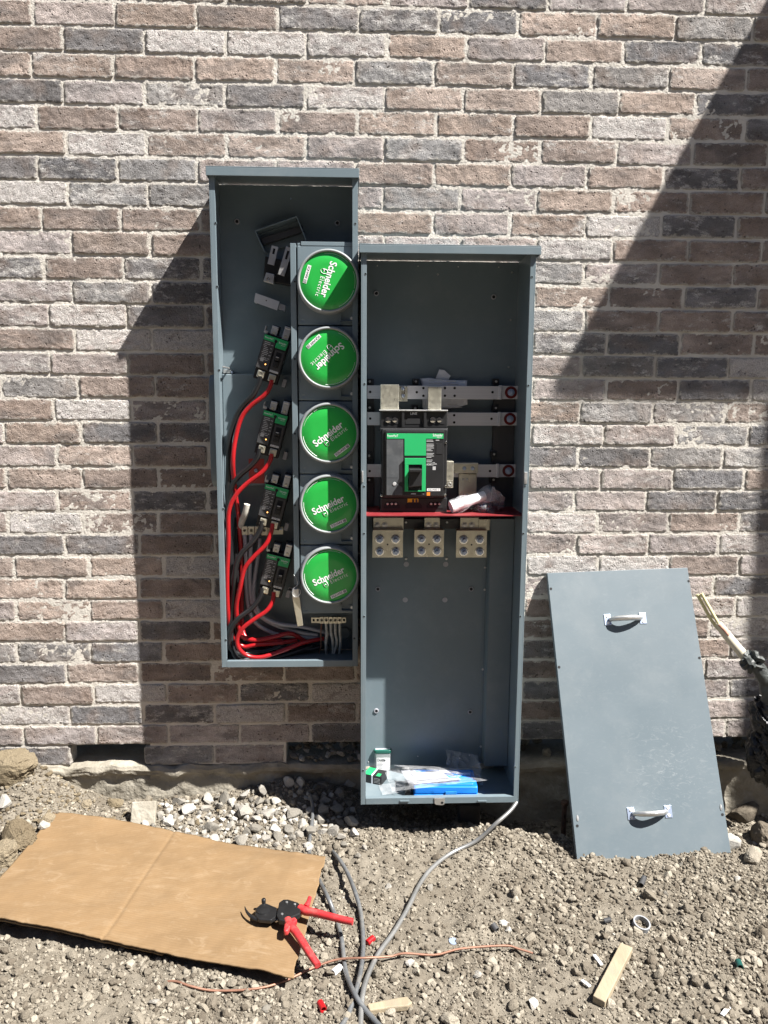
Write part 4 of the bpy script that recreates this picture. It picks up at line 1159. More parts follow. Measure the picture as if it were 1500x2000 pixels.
# cables heard of only as dark loops behind the breaker
# ---- main breaker
mbk = thing('main_breaker', 'large black three pole breaker with green face panels, standing on the red shelf', 'breaker', W(808, 1000, .10))
def part(name, m, bevel, *boxes, parent=None):
    mb = MB()
    for b in boxes: mb.pbox(*b)
    return mb.build(name, m, parent or mbk, bevel=bevel)
part('breaker_body', BLACK, .003, (746, 838, 873, 972, .08, .185), (742, 836, 875, 845, .07, .165))
top = part('line_terminal_cover', BLACK, .003, (743, 803, 874, 836, .07, .150))
part('top_plate', STEEL, .001, (741, 800.5, 875, 803, .07, .160), parent=top)
for k, px in enumerate((765, 808, 852)):
    mb = MB()
    mb.pprism([(px - 16, 828), (px - 16, 823), (px - 10, 815), (px + 10, 815), (px + 16, 823), (px + 16, 828)], .1502, .1512)
    mb.build('terminal_window', HOLE, top)
    if k != 1:
        mb = MB(); mb.lathe(W(px - 7, 820, .1515), (0, -1, 0), [(.0095, 0), (.009, .003), (.005, .004), (.00001, .0042)], 20); mb.lathe(W(px + 6, 820, .1515), (0, -1, 0), [(.0085, 0), (.008, .003), (.004, .004), (.00001, .0042)], 20)
        mb.build('terminal_screw', CHROME, top, smooth=40)
mb = MB(); mb.text('LINE', .011, face_m(W(808, 806, .1515).x, .1515, W(808, 808, .1515).z), bold=.01); mb.build('lettering', WHITE, top)
for px in (787, 830): part('pole_rib', BLACK, .001, (px - 2.5, 804, px + 2.5, 835, .150, .158), parent=top)
bot = part('load_terminal_cover', BLACK, .003, (743, 972, 873, 1004, .07, .160))
for k, px in enumerate((765, 808, 850)):
    mb = MB(); mb.pprism([(px - 16, 993), (px - 16, 987), (px - 11, 981), (px + 11, 981), (px + 16, 987), (px + 16, 993)], .1602, .1612); mb.build('terminal_window', HOLE, bot)
    if k != 1:
        mb = MB()
        for dx in (-8, 0, 8): mb.lathe(W(px + dx, 984, .1615), (0, -1, 0), [(.004, 0), (.0035, .002), (.00001, .0025)], 12)
        mb.build('terminal_screw', STEEL, bot, smooth=40)
part('yellow_sticker', YELLOW, 0, (796, 974, 817, 982.5, .1602, .1610), parent=bot)
part('sticker_mark', INK, 0, (805, 975, 809, 982, .1611, .1614), (811.5, 975, 815.5, 982, .1611, .1614), parent=bot)
face = part('faceplate', BLACK, .002, (752, 841, 867, 969, .1855, .190))
mb = MB(); mb.pprism([(755.5, 846.5), (867 - 1, 847), (866, 857), (832, 857), (832, 890), (790, 890), (790, 857), (755.5, 857)], .1902, .1912); mb.build('green_panel', GREENB, mbk, bevel=.0004)
hf = [(790.5, 895), (831.5, 895), (831.5, 960), (790.5, 960)]
mb = MB(); mb.pbox(790.5, 895, 831.5, 907.5, .1902, .1945); mb.pbox(790.5, 907.5, 797.5, 960, .1902, .1945); mb.pbox(824, 907.5, 831.5, 960, .1902, .1945); mb.pbox(797.5, 958.5, 824, 960, .1902, .1945); mb.build('toggle_frame', GREENB, mbk, bevel=.0006)
part('toggle_slot', HOLE, 0, (797.5, 907.5, 824, 958.5, .1902, .1906))
mb = MB(); mb.pprism([(800, 918), (823, 916), (824, 950), (798, 952)], .1908, .205); mb.pbox(799, 916, 824, 922.5, .205, .222); mb.build('toggle', BLACK, mbk, bevel=.0025)
for px in (806, 819): 
    mb = MB(); mb.lathe(W(px, 919.5, .2221), (0, -1, 0), [(.0022, 0), (.0022, .0002), (.00001, .0002)], 10); mb.build('toggle_hole', HOLE, mbk)
win = mat('smoked_window', (.085, .09, .095), .18, 0, var=.25, vscale=18, dirt=(.2, .2, .2), dirt_amt=.35, dscale=20)
mb = MB(); mb.pprism([(755, 858.5), (787.5, 858.5), (787.5, 900), (779, 909), (779, 935), (775, 944), (786, 952), (786, 967), (755, 967)], .1902, .1922); mb.pbox(756, 932, 778, 933, .1923, .1928); mb.build('trip_unit_window', win, mbk, bevel=.0008)
mb = MB(); mb.lathe(W(770.5, 945, .1925), (0, -1, 0), [(.006, 0), (.0055, .001), (.002, .0012), (.00001, .0012)], 14); mb.build('adjuster_dial', GREYPR, mbk, smooth=40)
part('mode_window', HOLE, .0008, (852, 866, 864, 887, .1902, .1910))
part('brand_plate', WHITE, 0, (834, 954, 860, 959, .1902, .1908))
part('orange_square', ORANGE, 0, (833.5, 961.5, 840, 968, .1902, .1908))
mb = MB()
mb.text('PowerPacT', .0105, face_m(W(767, 851, .1914).x, .1914, W(767, 851.3, .1914).z), bold=.006, fit=.034)
mb.text('Schneider', .0115, face_m(W(855, 851, .1914).x, .1914, W(855, 850.2, .1914).z), bold=.012, fit=.031)
mb.text('Electric', .006, face_m(W(858, 854, .1914).x, .1914, W(857, 854.2, .1914).z), fit=.014)
mb.build('lettering', WHITE, mbk)
mb = MB(); mb.text('SQUARE D', .0066, face_m(W(847, 956.5, .191).x, .191, W(847, 956.5, .191).z), bold=.012, fit=.037); mb.build('lettering', INK, mbk)
mb = MB(); rr = random.Random(5)
for k in range(18):
    y = 859 + k * 2.6
    if k in (2, 9, 14): continue
    mb.pbox(833, y, 845 + rr.uniform(-3, 3), y + 1.1, .1902, .1905)
for k in range(3): mb.pbox(833, 903 + k * 2.4, 850 + rr.uniform(-5, 3), 904 + k * 2.4, .1902, .1905)
mb.pbox(845, 911, 851, 918, .1902, .1906); mb.pbox(803, 963.5, 812, 965.5, .1902, .1905); mb.pbox(824, 964, 828, 965.5, .1902, .1905)
mb.pbox(851, 859, 858, 860.5, .1902, .1905); mb.pbox(838, 905, 842, 908, .1902, .1905); mb.pbox(846, 905.5, 853, 907, .1902, .1905); mb.pbox(833, 905, 836, 908, .1902, .1905)
mb.build('fine_print', GREYPR, mbk)
for px, py in ((745, 968), (869, 967), (871, 864), (870, 950)): screw(mbk, px, py, .187, .0045, CHROME)

# ---- loose things in the tall cabinet
def sheet(name, m, corners, d_fn, label, cat, nu=14, nv=10, amp=.006, seed=1, thick=.0004, group=None, parent=None):
    """a crumpled sheet through four photo corners; d_fn(u,v) gives its distance from the wall"""
    rs = np.random.RandomState(seed)
    mb = MB()
    def fn(u, v):
        a, b, c, e = corners
        px = (a[0] * (1 - u) + b[0] * u) * (1 - v) + (e[0] * (1 - u) + c[0] * u) * v
        py = (a[1] * (1 - u) + b[1] * u) * (1 - v) + (e[1] * (1 - u) + c[1] * u) * v
        n = float(fbm(np.array(u * 4.0 + seed), np.array(v * 4.0), seed, 3))
        p = W(px, py, d_fn(u, v) + amp * 2 * n)
        p.x += amp * float(vnoise(np.array(u * 5.0), np.array(v * 5.0 + seed), seed + 9)); p.z += amp * float(vnoise(np.array(u * 5.0 + 7), np.array(v * 5.0), seed + 8))
        return p
    mb.grid(fn, nu, nv)
    o = mb.build(name, m, parent, smooth=25)
    md = o.modifiers.new('thick', 'SOLIDIFY'); md.thickness = thick; md.offset = 0
    if label: tag(o, label, cat, group)
    return o
lf = sheet('leaflet', PAPER, [(822, 738), (912, 744), (914, 791), (826, 806)], lambda u, v: .026 + .012 * u + .006 * math.sin(v * 3.1) + .004 * math.sin(u * 7), 'creased white instruction leaflet tucked behind the top bus bar', 'leaflet', 18, 10, .004, 4, .0006)
mb = MB(); mb.pprism([(850, 741), (858, 721.5), (868, 723), (880, 734), (876, 742)], .022, .0228); mb.build('leaflet_corner', PAPER, lf)
mb = MB(); rr = random.Random(2)
for k in range(9):
    y = 742 + k * 6.4
    for x0_ in (836, 874):
        if 752 < y < 781: continue
        a = W(x0_ + rr.uniform(-2, 2), y + (x0_ - 830) * .06, .058 if False else .0545); 
        mb.box(a.x, a.x + rr.uniform(.03, .048), .0535, .0537, a.z - .0011, a.z + .0008)
mb.build('printed_lines', GREYPR, lf)
# roll of white sleeving in a clear wrapper on the shelf
zt = zs + .0012
def shelf_pt(px, py, d, up): p = W(px, py, d); return p
roll = thing('white_sleeve_roll', 'white plastic sleeve lying tilted in a clear wrapper on the red shelf', 'sleeve', W(915, 985, .17))
a, b = W(882, 990, .19), W(946, 968, .16)
mb = MB(); mb.tube([a, a * .66 + b * .34, a * .33 + b * .67, b], .0175, 24, rs=[.019, .016, .0165, .0155], sub=5); mb.build('sleeve', PVC, roll, smooth=60)
ax_ = (b - a).normalized()
mb = MB(); mb.lathe(a - ax_ * .0008, -ax_, [(.0185, 0), (.019, .002), (.0150, .002), (.0145, -.0005), (.00001, -.0005)], 24); mb.build('sleeve_end', PVC, roll, smooth=40)
mb = MB(); mb.text('1/2-14', .009, Matrix.Translation(a * .75 + b * .25 + Vector((0, -.0185, -.004))) @ Matrix.Rotation(math.radians(90), 4, 'X') @ Matrix.Rotation(math.atan2(ax_.z, ax_.x), 4, 'Z'), fit=.03)
mb.build('printed_code', GREYPR, roll)
mb = MB()
def wr(u, v):
    c = a * (1 - u * 1.28) + b * (u * 1.28); ang = v * 2 * math.pi
    r = (.020 + .004 * math.sin(u * 9) + .010 * max(0, u - .7)) * (1 + .14 * math.sin(ang * 5 + u * 13))
    t = ax_.orthogonal().normalized(); q = ax_.cross(t)
    return c + t * r * math.cos(ang) + q * r * math.sin(ang)
mb.grid(wr, 22, 28); mb.build('wrapper', CLEAR, roll, smooth=30)
bag = thing('bolt_bag', 'small clear bag of bolts behind the white sleeve on the red shelf', 'bag', W(960, 995, .14))
mb = MB()
def bagfn(u, v):
    px = 920 + 62 * u; py = 958 + 42 * v + 12 * abs(u - .45)
    n = float(fbm(np.array(u * 5.), np.array(v * 5.), 61, 3))
    return W(px + 8 * n, min(py, 1003), .10 + .10 * math.sin(v * 1.6) * math.sin(math.pi * u) + .05 * n)
mb.grid(bagfn, 24, 18); mb.build('bag_film', CLEAR, bag, smooth=25)
rr = random.Random(9)
for k in range(14):
    p = W(rr.uniform(921, 956), rr.uniform(991, 1003), rr.uniform(.11, .17)); p.z = zt + .005 + rr.uniform(0, .008)
    dv = Vector((rr.uniform(-1, 1), rr.uniform(-1, 1), rr.uniform(-.4, .6))).normalized()
    mb = MB(); mb.cyl(p, p + dv * .018, .0028, .0028, 8); mb.cyl(p - dv * .005, p, .0062, .0062, 6); mb.build('bolt', CHROME, bag)
sheet('bag_tail', CLEAR, [(948, 955), (965, 952), (986, 972), (976, 998)], lambda u, v: .12 + .05 * u, None, None, 10, 8, .008, 12, .0002, parent=bag).matrix_parent_inverse = Matrix.Translation(-bag.location)

# floor of the tall cabinet
zf = rz0 + .0036
def FL(px, py, up=0.0):
    """point on the cabinet floor (or above it) under a photo pixel"""
    return GZ(px, py, zf + up)
jar = thing('fastener_jar', 'square clear jar with dark green lid and white label on the cabinet floor', 'jar', FL(747, 1499))
jx, jy = jar.location.x, jar.location.y
def rrect(hx, hy, r, n=5):
    P = []
    for cx, cyy, a0 in ((hx - r, hy - r, 0), (-hx + r, hy - r, 90), (-hx + r, -hy + r, 180), (hx - r, -hy + r, 270)):
        for k in range(n + 1):
            a = math.radians(a0 + 90 * k / n); P.append((cx + r * math.cos(a), cyy + r * math.sin(a)))
    return P
def rprism(m, x, y, z0, z1, hx, hy, r, rot=0.0):
    P = rrect(hx, hy, r); c, s_ = math.cos(rot), math.sin(rot)
    return m.prism([(x + p[0] * c - p[1] * s_, y + p[0] * s_ + p[1] * c, z0) for p in P], (0, 0, 1), z1 - z0)
jar.location.y = jy = max(jy, -.075) if False else jy
mb = MB(); rprism(mb, jx, jy, zf, zf + .066, .0295, .027, .008); mb.build('jar_body', JARP, jar, smooth=35)
mb = MB(); rr = random.Random(4)
for k in range(60):
    p = Vector((jx + rr.uniform(-.024, .024), jy + rr.uniform(-.022, .022), zf + .004 + rr.uniform(0, .026))); q = Vector((rr.uniform(-1, 1), rr.uniform(-1, 1), rr.uniform(-1, 1))).normalized()
    mb.cyl(p - q * .006, p + q * .006, .0022, .0022, 6)
mb.build('fasteners', STEEL, jar)
mb = MB(); rprism(mb, jx, jy, zf + .0665, zf + .078, .031, .0285, .009); lid = mb.build('jar_lid', LIDG, jar, bevel=.0015, smooth=35)
mb = MB(); mb.box(jx - .026, jx + .026, -(jy + .02), -(jy - .018), zf + .0782, zf + .0788); mb.build('lid_label', PAPER, lid)
mb = MB(); mb.box(jx - .022, jx + .025, -(jy - .0272), -(jy - .0278), zf + .004, zf + .05); lb = mb.build('jar_label', WHITE, jar)
mb = MB(); mb.text('Dottie', .0155, face_m(jx - .020, -(jy - .0281), zf + .042), bold=.03, align='LEFT', fit=.029)
for k in range(5): mb.box(jx - .020, jx - .002 + .004 * (k % 3), -(jy - .0279), -(jy - .0281), zf + .031 - k * .005, zf + .0322 - k * .005)
mb.build('lettering', INK, lb)
bx_ = thing('fuse_carton', 'small black and green carton lying beside the clear jar', 'carton', FL(733, 1524))
mb = MB(); c, s_ = math.cos(-.42), math.sin(-.42); rprism(mb, bx_.location.x, bx_.location.y, zf, zf + .030, .034, .026, .001, -.42); mb.build('carton_box', BLACK, bx_, bevel=.001)
Mx = Matrix.Translation(bx_.location) @ Matrix.Rotation(-.42, 4, 'Z')
mb = MB(); mb.box(-.033, -.002, -.0255, .0255, .0302, .0308, Mx); mb.box(.012, .026, .004, .024, .0302, .0308, Mx); mb.build('green_print', GREENB, bx_)
mb = MB(); mb.box(-.004, .001, -.026, .0264, .0309, .0315, Mx); mb.box(-.004, .001, .0262, .0268, .0, .0309, Mx); mb.build('paper_band', PAPER, bx_)
mb = MB()
for k in range(4): mb.box(.006, .028, .0262, .0266, .006 + .005 * k, .0072 + .005 * k, Mx)
mb.build('fine_print', GREYPR, bx_)
case = thing('blue_case', 'flat bright blue plastic case with a front latch, on the floor of the tall cabinet', 'case', FL(868, 1545))
cx, cyy = case.location.x, -.165
cw = (W(931, 1545, .22).x - W(806, 1545, .22).x) / 2
case.location = (cx, cyy, zf)
mb = MB(); rprism(mb, cx, cyy, zf + .001, zf + .016, cw, .062, .006, -.02); mb.build('case_base', BLUE, case, bevel=.0025, smooth=40)
mb = MB(); rprism(mb, cx, cyy, zf + .0175, zf + .042, cw - .001, .061, .006, -.02); rprism(mb, cx, cyy, zf + .0415, zf + .047, cw - .012, .05, .008, -.02); mb.build('case_lid', BLUE, case, bevel=.004, smooth=40)
mb = MB(); mb.box(cx - .004, cx + .034, -(cyy - .0615), -(cyy - .0665), zf + .004, zf + .028); mb.build('case_latch', BLUE2, case, bevel=.0015)
sk = FL(800, 1548); sk = Vector((W(798.5, 1548, .215).x, -.215, zf + .0125))
mb = MB(); mb.cyl(sk, sk + Vector((0, .055, 0)), .0125, .0125, 24); mb.lathe(sk, (0, -1, 0), [(.0125, 0), (.0125, .001), (.009, .001), (.0088, -.012), (.00001, -.012)], 24)
o = mb.build('socket_bit', TOOLBK, None, smooth=40); tag(o, 'short black steel socket lying against the left end of the blue case', 'socket')
# clear document bag over the case
dg = thing('document_bag', 'crumpled clear plastic bag holding white papers, draped over the blue case', 'bag', FL(850, 1525))
mb = MB()
ZB = zf + .054
C4 = [(746, 1493), (900, 1499), (960, 1523), (766, 1546)]
def bagtop(u, v, up=0.0, seed=81, amp=.010):
    a, b, c, e = C4
    px = (a[0] * (1 - u) + b[0] * u) * (1 - v) + (e[0] * (1 - u) + c[0] * u) * v
    py = (a[1] * (1 - u) + b[1] * u) * (1 - v) + (e[1] * (1 - u) + c[1] * u) * v
    n = float(fbm(np.array(u * 5. + 3), np.array(v * 4.), seed, 4, .6))
    fold = .006 * math.sin(u * 5 - v * 9) + .004 * abs(math.sin(v * 7 + u * 2))
    z = ZB + up + amp * n + fold - .022 * max(0, .25 - u) / .25 - .012 * max(0, u - .86) / .14
    p = GZ(px, py, z)
    p.y = min(p.y, -.02)
    return p
mb.grid(lambda u, v: bagtop(u, v), 60, 36); mb.build('bag_film', CLEAR, dg, smooth=75)
mb = MB(); mb.grid(lambda u, v: bagtop(.20 + .55 * u, .22 + .58 * v, -.0045, 83, .006), 20, 12); mb.build('paper_sheet', PAPER2, dg, smooth=30)
mb = MB(); mb.grid(lambda u, v: bagtop(.30 + .36 * u, .30 + .36 * v, -.0015, 85, .004), 12, 8); mb.build('paper_sheet', PAPER2, dg, smooth=30)
mb = MB()
def flap(u, v):
    px = 872 + 60 * u + 12 * v * u; py = 1464 + 44 * v + 26 * u * v + 10 * u
    n = float(fbm(np.array(u * 4.), np.array(v * 4.), 91, 4, .6))
    return W(px + 6 * n, py, .07 + .05 * v + .05 * n + .03 * u)
mb.grid(flap, 20, 16); mb.build('bag_flap', CLEAR, dg, smooth=75)
mb = MB(); mb.grid(lambda u, v: GZ(739 + 40 * u + 8 * v, 1533 + 20 * v - 6 * u, zf + .002 + .004 * abs(math.sin(3 * u + 5 * v))), 10, 8); 
o = mb.build('film_scrap', CLEAR, None, smooth=20); tag(o, 'thin clear film scrap on the sunlit front corner of the cabinet floor', 'film')

# ================================================================== THE COVER LEANING ON THE WALL
BLc, BRc = G(1130, 1683), G(1425, 1666)
TLc, TRc = W(1067, 1121, .012), W(1345, 1107, .012)
e1 = ((BRc - BLc) + (TRc - TLc)).normalized()
up_ = ((TLc - BLc) + (TRc - BRc)) * .5
e2 = (up_ - e1 * up_.dot(e1)).normalized()
nn = e1.cross(e2)
if nn.y > 0: nn = -nn
CWd = ((BRc - BLc).length + (TRc - TLc).length) / 2
CHt = ((TLc - BLc).length + (TRc - BRc).length) / 2
org = (BLc + BRc + TLc + TRc) / 4 - e1 * CWd / 2 - e2 * CHt / 2
CM = Matrix(((e1.x, -nn.x, e2.x, org.x), (e1.y, -nn.y, e2.y, org.y), (e1.z, -nn.z, e2.z, org.z), (0, 0, 0, 1)))
def CV(px, py):
    o = Vector((0, -CAM_D, CAM_Z)); v = Vector(ray(px, py))
    t = (org - o).dot(nn) / v.dot(nn)
    q = o + v * t - org
    return q.dot(e1), q.dot(e2)
cover = thing('cabinet_cover', 'scuffed light grey cabinet cover with two pull handles, leaning on the brick wall', 'cover panel', org)
mb = MB()
mb.box(0, CWd, -.002, 0, 0, CHt, CM)
mb.box(0, .002, -.020, -.002, 0, CHt, CM); mb.box(CWd - .002, CWd, -.020, -.002, 0, CHt, CM)
mb.box(.002, CWd - .002, -.020, -.002, 0, .002, CM); mb.box(.002, CWd - .002, -.020, -.002, CHt - .002, CHt, CM)
pl = mb.build('panel', GREY2, cover, bevel=.0012)
def scuffs():
    n = GREY2.node_tree; N = n.nodes; L = n.links
    b = N['Principled BSDF']; src = b.inputs['Base Color'].links[0].from_socket
    g = N.new('ShaderNodeNewGeometry')
    mp = N.new('ShaderNodeMapping'); mp.inputs['Rotation'].default_value = (.5, .9, .4); mp.inputs['Scale'].default_value = (7, 9, 16)
    L.new(g.outputs['Position'], mp.inputs[0])
    t = N.new('ShaderNodeTexNoise'); t.inputs['Scale'].default_value = 3.0; t.inputs['Detail'].default_value = 9; t.inputs['Roughness'].default_value = .75; t.inputs['Distortion'].default_value = 2.6
    L.new(mp.outputs[0], t.inputs[0])
    r = N.new('ShaderNodeMapRange'); r.inputs[1].default_value = .53; r.inputs[2].default_value = .66; L.new(t.outputs[0], r.inputs[0])
    ds = N.new('ShaderNodeVectorMath'); ds.operation = 'DISTANCE'; L.new(g.outputs['Position'], ds.inputs[0])
    q = CM @ Vector((CV(1310, 1500)[0], 0, CV(1310, 1500)[1])); ds.inputs[1].default_value = q
    r2 = N.new('ShaderNodeMapRange'); r2.inputs[1].default_value = .02; r2.inputs[2].default_value = .19; r2.inputs[3].default_value = .62; r2.inputs[4].default_value = .10; L.new(ds.outputs['Value'], r2.inputs[0])
    m = N.new('ShaderNodeMath'); m.operation = 'MULTIPLY'; L.new(r.outputs[0], m.inputs[0]); L.new(r2.outputs[0], m.inputs[1])
    mx = N.new('ShaderNodeMix'); mx.data_type = 'RGBA'; L.new(m.outputs[0], mx.inputs[0]); L.new(src, mx.inputs[6]); mx.inputs[7].default_value = (.27, .29, .30, 1)
    L.new(mx.outputs[2], b.inputs['Base Color'])
scuffs()
for pxs in (((1180, 1211), (1262, 1207)), ((1225, 1589), (1312, 1585))):
    (a0, b0), (a1, b1) = CV(*pxs[0]), CV(*pxs[1])
    mb = MB(); hgt = (b0 + b1) / 2; xs0, xs1 = a0 + .012, a1 - .012
    pts = [(xs0 + .008, -.004, hgt), (xs0 + .014, -.014, hgt), (xs0 + .03, -.026, hgt), ((xs0 + xs1) / 2, -.034, hgt), (xs1 - .03, -.026, hgt), (xs1 - .014, -.014, hgt), (xs1 - .008, -.004, hgt)]
    mb.tube([CM @ Vector(p) for p in pts], .0075, 14, rs=[.006, .007, .0078, .0082, .0078, .007, .006], flat=1.25)
    hd = mb.build('handle', ZINC if False else STEEL, cover, smooth=60)
    for x in (a0 + .012, a1 - .012):
        mb = MB(); mb.box(x - .012, x + .012, .0002, .0022, hgt - .019, hgt + .019, CM); fp = mb.build('handle_plate', ZINC, hd, bevel=.0015)
        for dz in (-.011, .011):
            mb = MB(); c = CM @ Vector((x, -.0022, hgt + dz)); mb.lathe(c, nn, [(.005, 0), (.0045, .0018), (.002, .0028), (.00001, .003)], 12); mb.build('rivet', WHITE, hd, smooth=50)
for px, py in ((1076, 1150), (1345, 1135), (1092, 1303), (1366, 1285), (1127.5, 1613), (1411, 1591)):
    a, b = CV(px, py); mb = MB(); mb.lathe(CM @ Vector((a, -.0003, b)), nn, [(.0045, 0), (.0045, .0003), (.00001, .0003)], 14); mb.build('screw_hole', HOLE, cover)
for px, py in ((1128, 1598), (1408, 1577)):
    a, b = CV(px, py); mb = MB(); mb.lathe(CM @ Vector((a, -.0003, b)), nn, [(.0040, 0), (.0035, .0015), (.00001, .002)], 10)
    for i, v in enumerate(mb.v): 
        q = v - (CM @ Vector((a, 0, b))); mb.v[i] = v + e2 * q.dot(e2) * 1.6
    mb.build('keyhole_tab', STEEL, cover, smooth=40)
a, b = CV(1281, 1676); mb = MB(); mb.box(a - .017, a + .017, .0002, .0006, b - .002, b + .002, CM); mb.build('hasp_slot', HOLE, cover)

# ================================================================== CARDBOARD AND THE CUTTER
def card_pt(u, v, dz=0.0):
    p = (CBP[0] * (1 - u) + CBP[1] * u) * (1 - v) + (CBP[3] * (1 - u) + CBP[2] * u) * v
    n = float(fbm(np.array(p.x * 5.5), np.array(p.y * 5.5), 141, 3))
    z = CB_Z + .006 * n + .006 * math.sin(u * 4.2 + 1) - .0022 * math.exp(-((u - .46 + .02 * v) / .005) ** 2) + .0006 * math.exp(-((u - .475 + .02 * v) / .012) ** 2)
    z += .010 * max(0, v - .75) / .25 * (.6 + .6 * math.sin(u * 7)) - .010 * max(0, u - .9) / .1
    z += .012 * max(0, .12 - v) / .12 * math.sin(u * 5.5 + .6)
    z += .0018 * float(fbm(np.array(p.x * 19 + p.y * 6), np.array(p.y * 26.), 149, 3))
    w = .004 * float(vnoise(np.array(u * 22.), np.array(v * 15.), 144))
    edge = 1.0 if (v > .985 or v < .015 or u > .985) else 0.0
    return Vector((p.x + .006 * edge * float(fbm(np.array(p.y * 40.), np.array(p.x * 40.), 146, 2)), p.y + .005 * edge * float(fbm(np.array(p.x * 25.), np.array(0.5), 147, 3)), z + w * .35 + dz))
cb = thing('cardboard_sheet', 'large flattened brown cardboard box lying on the dirt under the red handled cutter', 'cardboard', card_pt(.5, .5))
mb = MB(); mb.grid(lambda u, v: card_pt(u, v), 220, 80)
top_ = mb.build('top_ply', CARD, cb, smooth=40)
md = top_.modifiers.new('thick', 'SOLIDIFY'); md.thickness = .0045; md.offset = -1
mb = MB(); mb.grid(lambda u, v: card_pt(u * .62, .2 + v * .785, -.010 - .004 * v), 60, 30)
o = mb.build('lower_ply', CARD, cb, smooth=40); md = o.modifiers.new('thick', 'SOLIDIFY'); md.thickness = .004; md.offset = -1
def card_marks():
    n = CARD.node_tree; N = n.nodes; L = n.links
    b = N['Principled BSDF']; src = b.inputs['Base Color'].links[0].from_socket
    g = N.new('ShaderNodeNewGeometry')
    d = (CBP[1] - CBP[0]).normalized(); dp = N.new('ShaderNodeVectorMath'); dp.operation = 'DOT_PRODUCT'; dp.inputs[1].default_value = (-d.y, d.x, 0)
    L.new(g.outputs['Position'], dp.inputs[0])
    nz = N.new('ShaderNodeTexNoise'); nz.inputs['Scale'].default_value = 6; L.new(g.outputs['Position'], nz.inputs[0])
    w = N.new('ShaderNodeMath'); w.operation = 'SINE'; m1 = N.new('ShaderNodeMath'); m1.operation = 'MULTIPLY'; m1.inputs[1].default_value = 2 * math.pi / .0085
    L.new(dp.outputs['Value'], m1.inputs[0]); L.new(m1.outputs[0], w.inputs[0])
    r = N.new('ShaderNodeMapRange'); r.inputs[1].default_value = -1; r.inputs[2].default_value = 1; r.inputs[3].default_value = .95; r.inputs[4].default_value = 1.03
    L.new(w.outputs[0], r.inputs[0])
    mx = N.new('ShaderNodeMix'); mx.data_type = 'RGBA'; mx.blend_type = 'MULTIPLY'; mx.inputs[0].default_value = 1; L.new(src, mx.inputs[6]); L.new(r.outputs[0], mx.inputs[7])
    # creases and scuffs
    mp = N.new('ShaderNodeMapping'); mp.inputs['Rotation'].default_value = (0, 0, .55); mp.inputs['Scale'].default_value = (5, 9, 1); L.new(g.outputs['Position'], mp.inputs[0])
    t = N.new('ShaderNodeTexNoise'); t.inputs['Scale'].default_value = 2.6; t.inputs['Detail'].default_value = 10; t.inputs['Roughness'].default_value = .72; t.inputs['Distortion'].default_value = .8; L.new(mp.outputs[0], t.inputs[0])
    r2 = N.new('ShaderNodeMapRange'); r2.inputs[1].default_value = .55; r2.inputs[2].default_value = .66; r2.inputs[3].default_value = 0; r2.inputs[4].default_value = .42; L.new(t.outputs[0], r2.inputs[0])
    mx2 = N.new('ShaderNodeMix'); mx2.data_type = 'RGBA'; L.new(r2.outputs[0], mx2.inputs[0]); L.new(mx.outputs[2], mx2.inputs[6]); mx2.inputs[7].default_value = (.27, .195, .12, 1)
    L.new(mx2.outputs[2], b.inputs['Base Color'])
card_marks()

zc_ = CB_Z + .006
def TP(px, py, up): return GZ(px, py, zc_ + up)
ct = thing('cable_cutter', 'black ratchet cable cutter with two splayed red handles, lying on the cardboard edge', 'cutter', TP(560, 1785, 0))
def tprism(name, pix, up0, h, m, bevel=.0015):
    mb = MB(); mb.prism([TP(a, b, up0 + h) - Vector((0, 0, h)) for a, b in pix], (0, 0, 1), h)
    return mb.build(name, m, ct, bevel=bevel)
tprism('head_plate', [(545, 1762), (553, 1756), (563, 1756), (582, 1762), (589, 1768), (586, 1784), (572, 1790), (560, 1799), (545, 1796), (540, 1787)], .008, .016, TOOLBK, .003)
tprism('ratchet_housing', [(499, 1774), (508, 1766), (516, 1762), (541, 1772), (542, 1788), (530, 1797), (505, 1795), (498, 1786)], .006, .012, TOOLBK, .003)
mb = MB(); mb.lathe(TP(514, 1778, .018), (0, 0, 1), [(.019, 0), (.018, .003), (.010, .005), (.00001, .006)], 28); mb.build('ratchet_wheel', TOOLBK, ct, smooth=50)
mb = MB(); mb.lathe(TP(515, 1763, .018), (0, 0, 1), [(.006, 0), (.006, .010), (.004, .012), (.00001, .012)], 16); mb.build('pivot_bolt', TOOLBK, ct, smooth=50)
for px, py in ((560, 1762), (576, 1766), (551, 1785)):
    mb = MB(); mb.lathe(TP(px, py, .0245), (0, 0, 1), [(.0036, 0), (.003, .0015), (.00001, .002)], 12); mb.build('rivet', STEEL, ct, smooth=50)
mb = MB(); mb.tube([TP(478, 1771, .010), TP(482, 1781, .010), TP(492, 1791, .010), TP(506, 1796.5, .010), TP(524, 1797.5, .010), TP(545, 1794, .010)], .005, 10, rs=[.0012, .0035, .005, .006, .006, .006], flat=.7); mb.build('hook_jaw', TOOLBK, ct, smooth=60)
mb = MB(); mb.tube([TP(539, 1800, .005), TP(543, 1797, .012), TP(545, 1788, .02)], .0028, 8); mb.build('spring_pawl', STEEL, ct, smooth=60)
def handle(pts, rs, name='handle'):
    mb = MB(); mb.tube([TP(*p) for p in pts], .01, 14, rs=rs, flat=1.25); return mb.build(name, REDH, ct, smooth=60)
h1 = handle([(586, 1774, .016), (596, 1779, .016), (612, 1782, .017), (640, 1789, .018), (668, 1796, .018), (689, 1800.5, .017)], [.011, .0115, .0105, .0098, .0094, .009])
mb = MB(); mb.tube([TP(597, 1772, .02), TP(602, 1763, .022), TP(605, 1753, .024)], .006, 10, rs=[.009, .0065, .0055]); mb.build('handle_spur', REDH, h1, smooth=60)
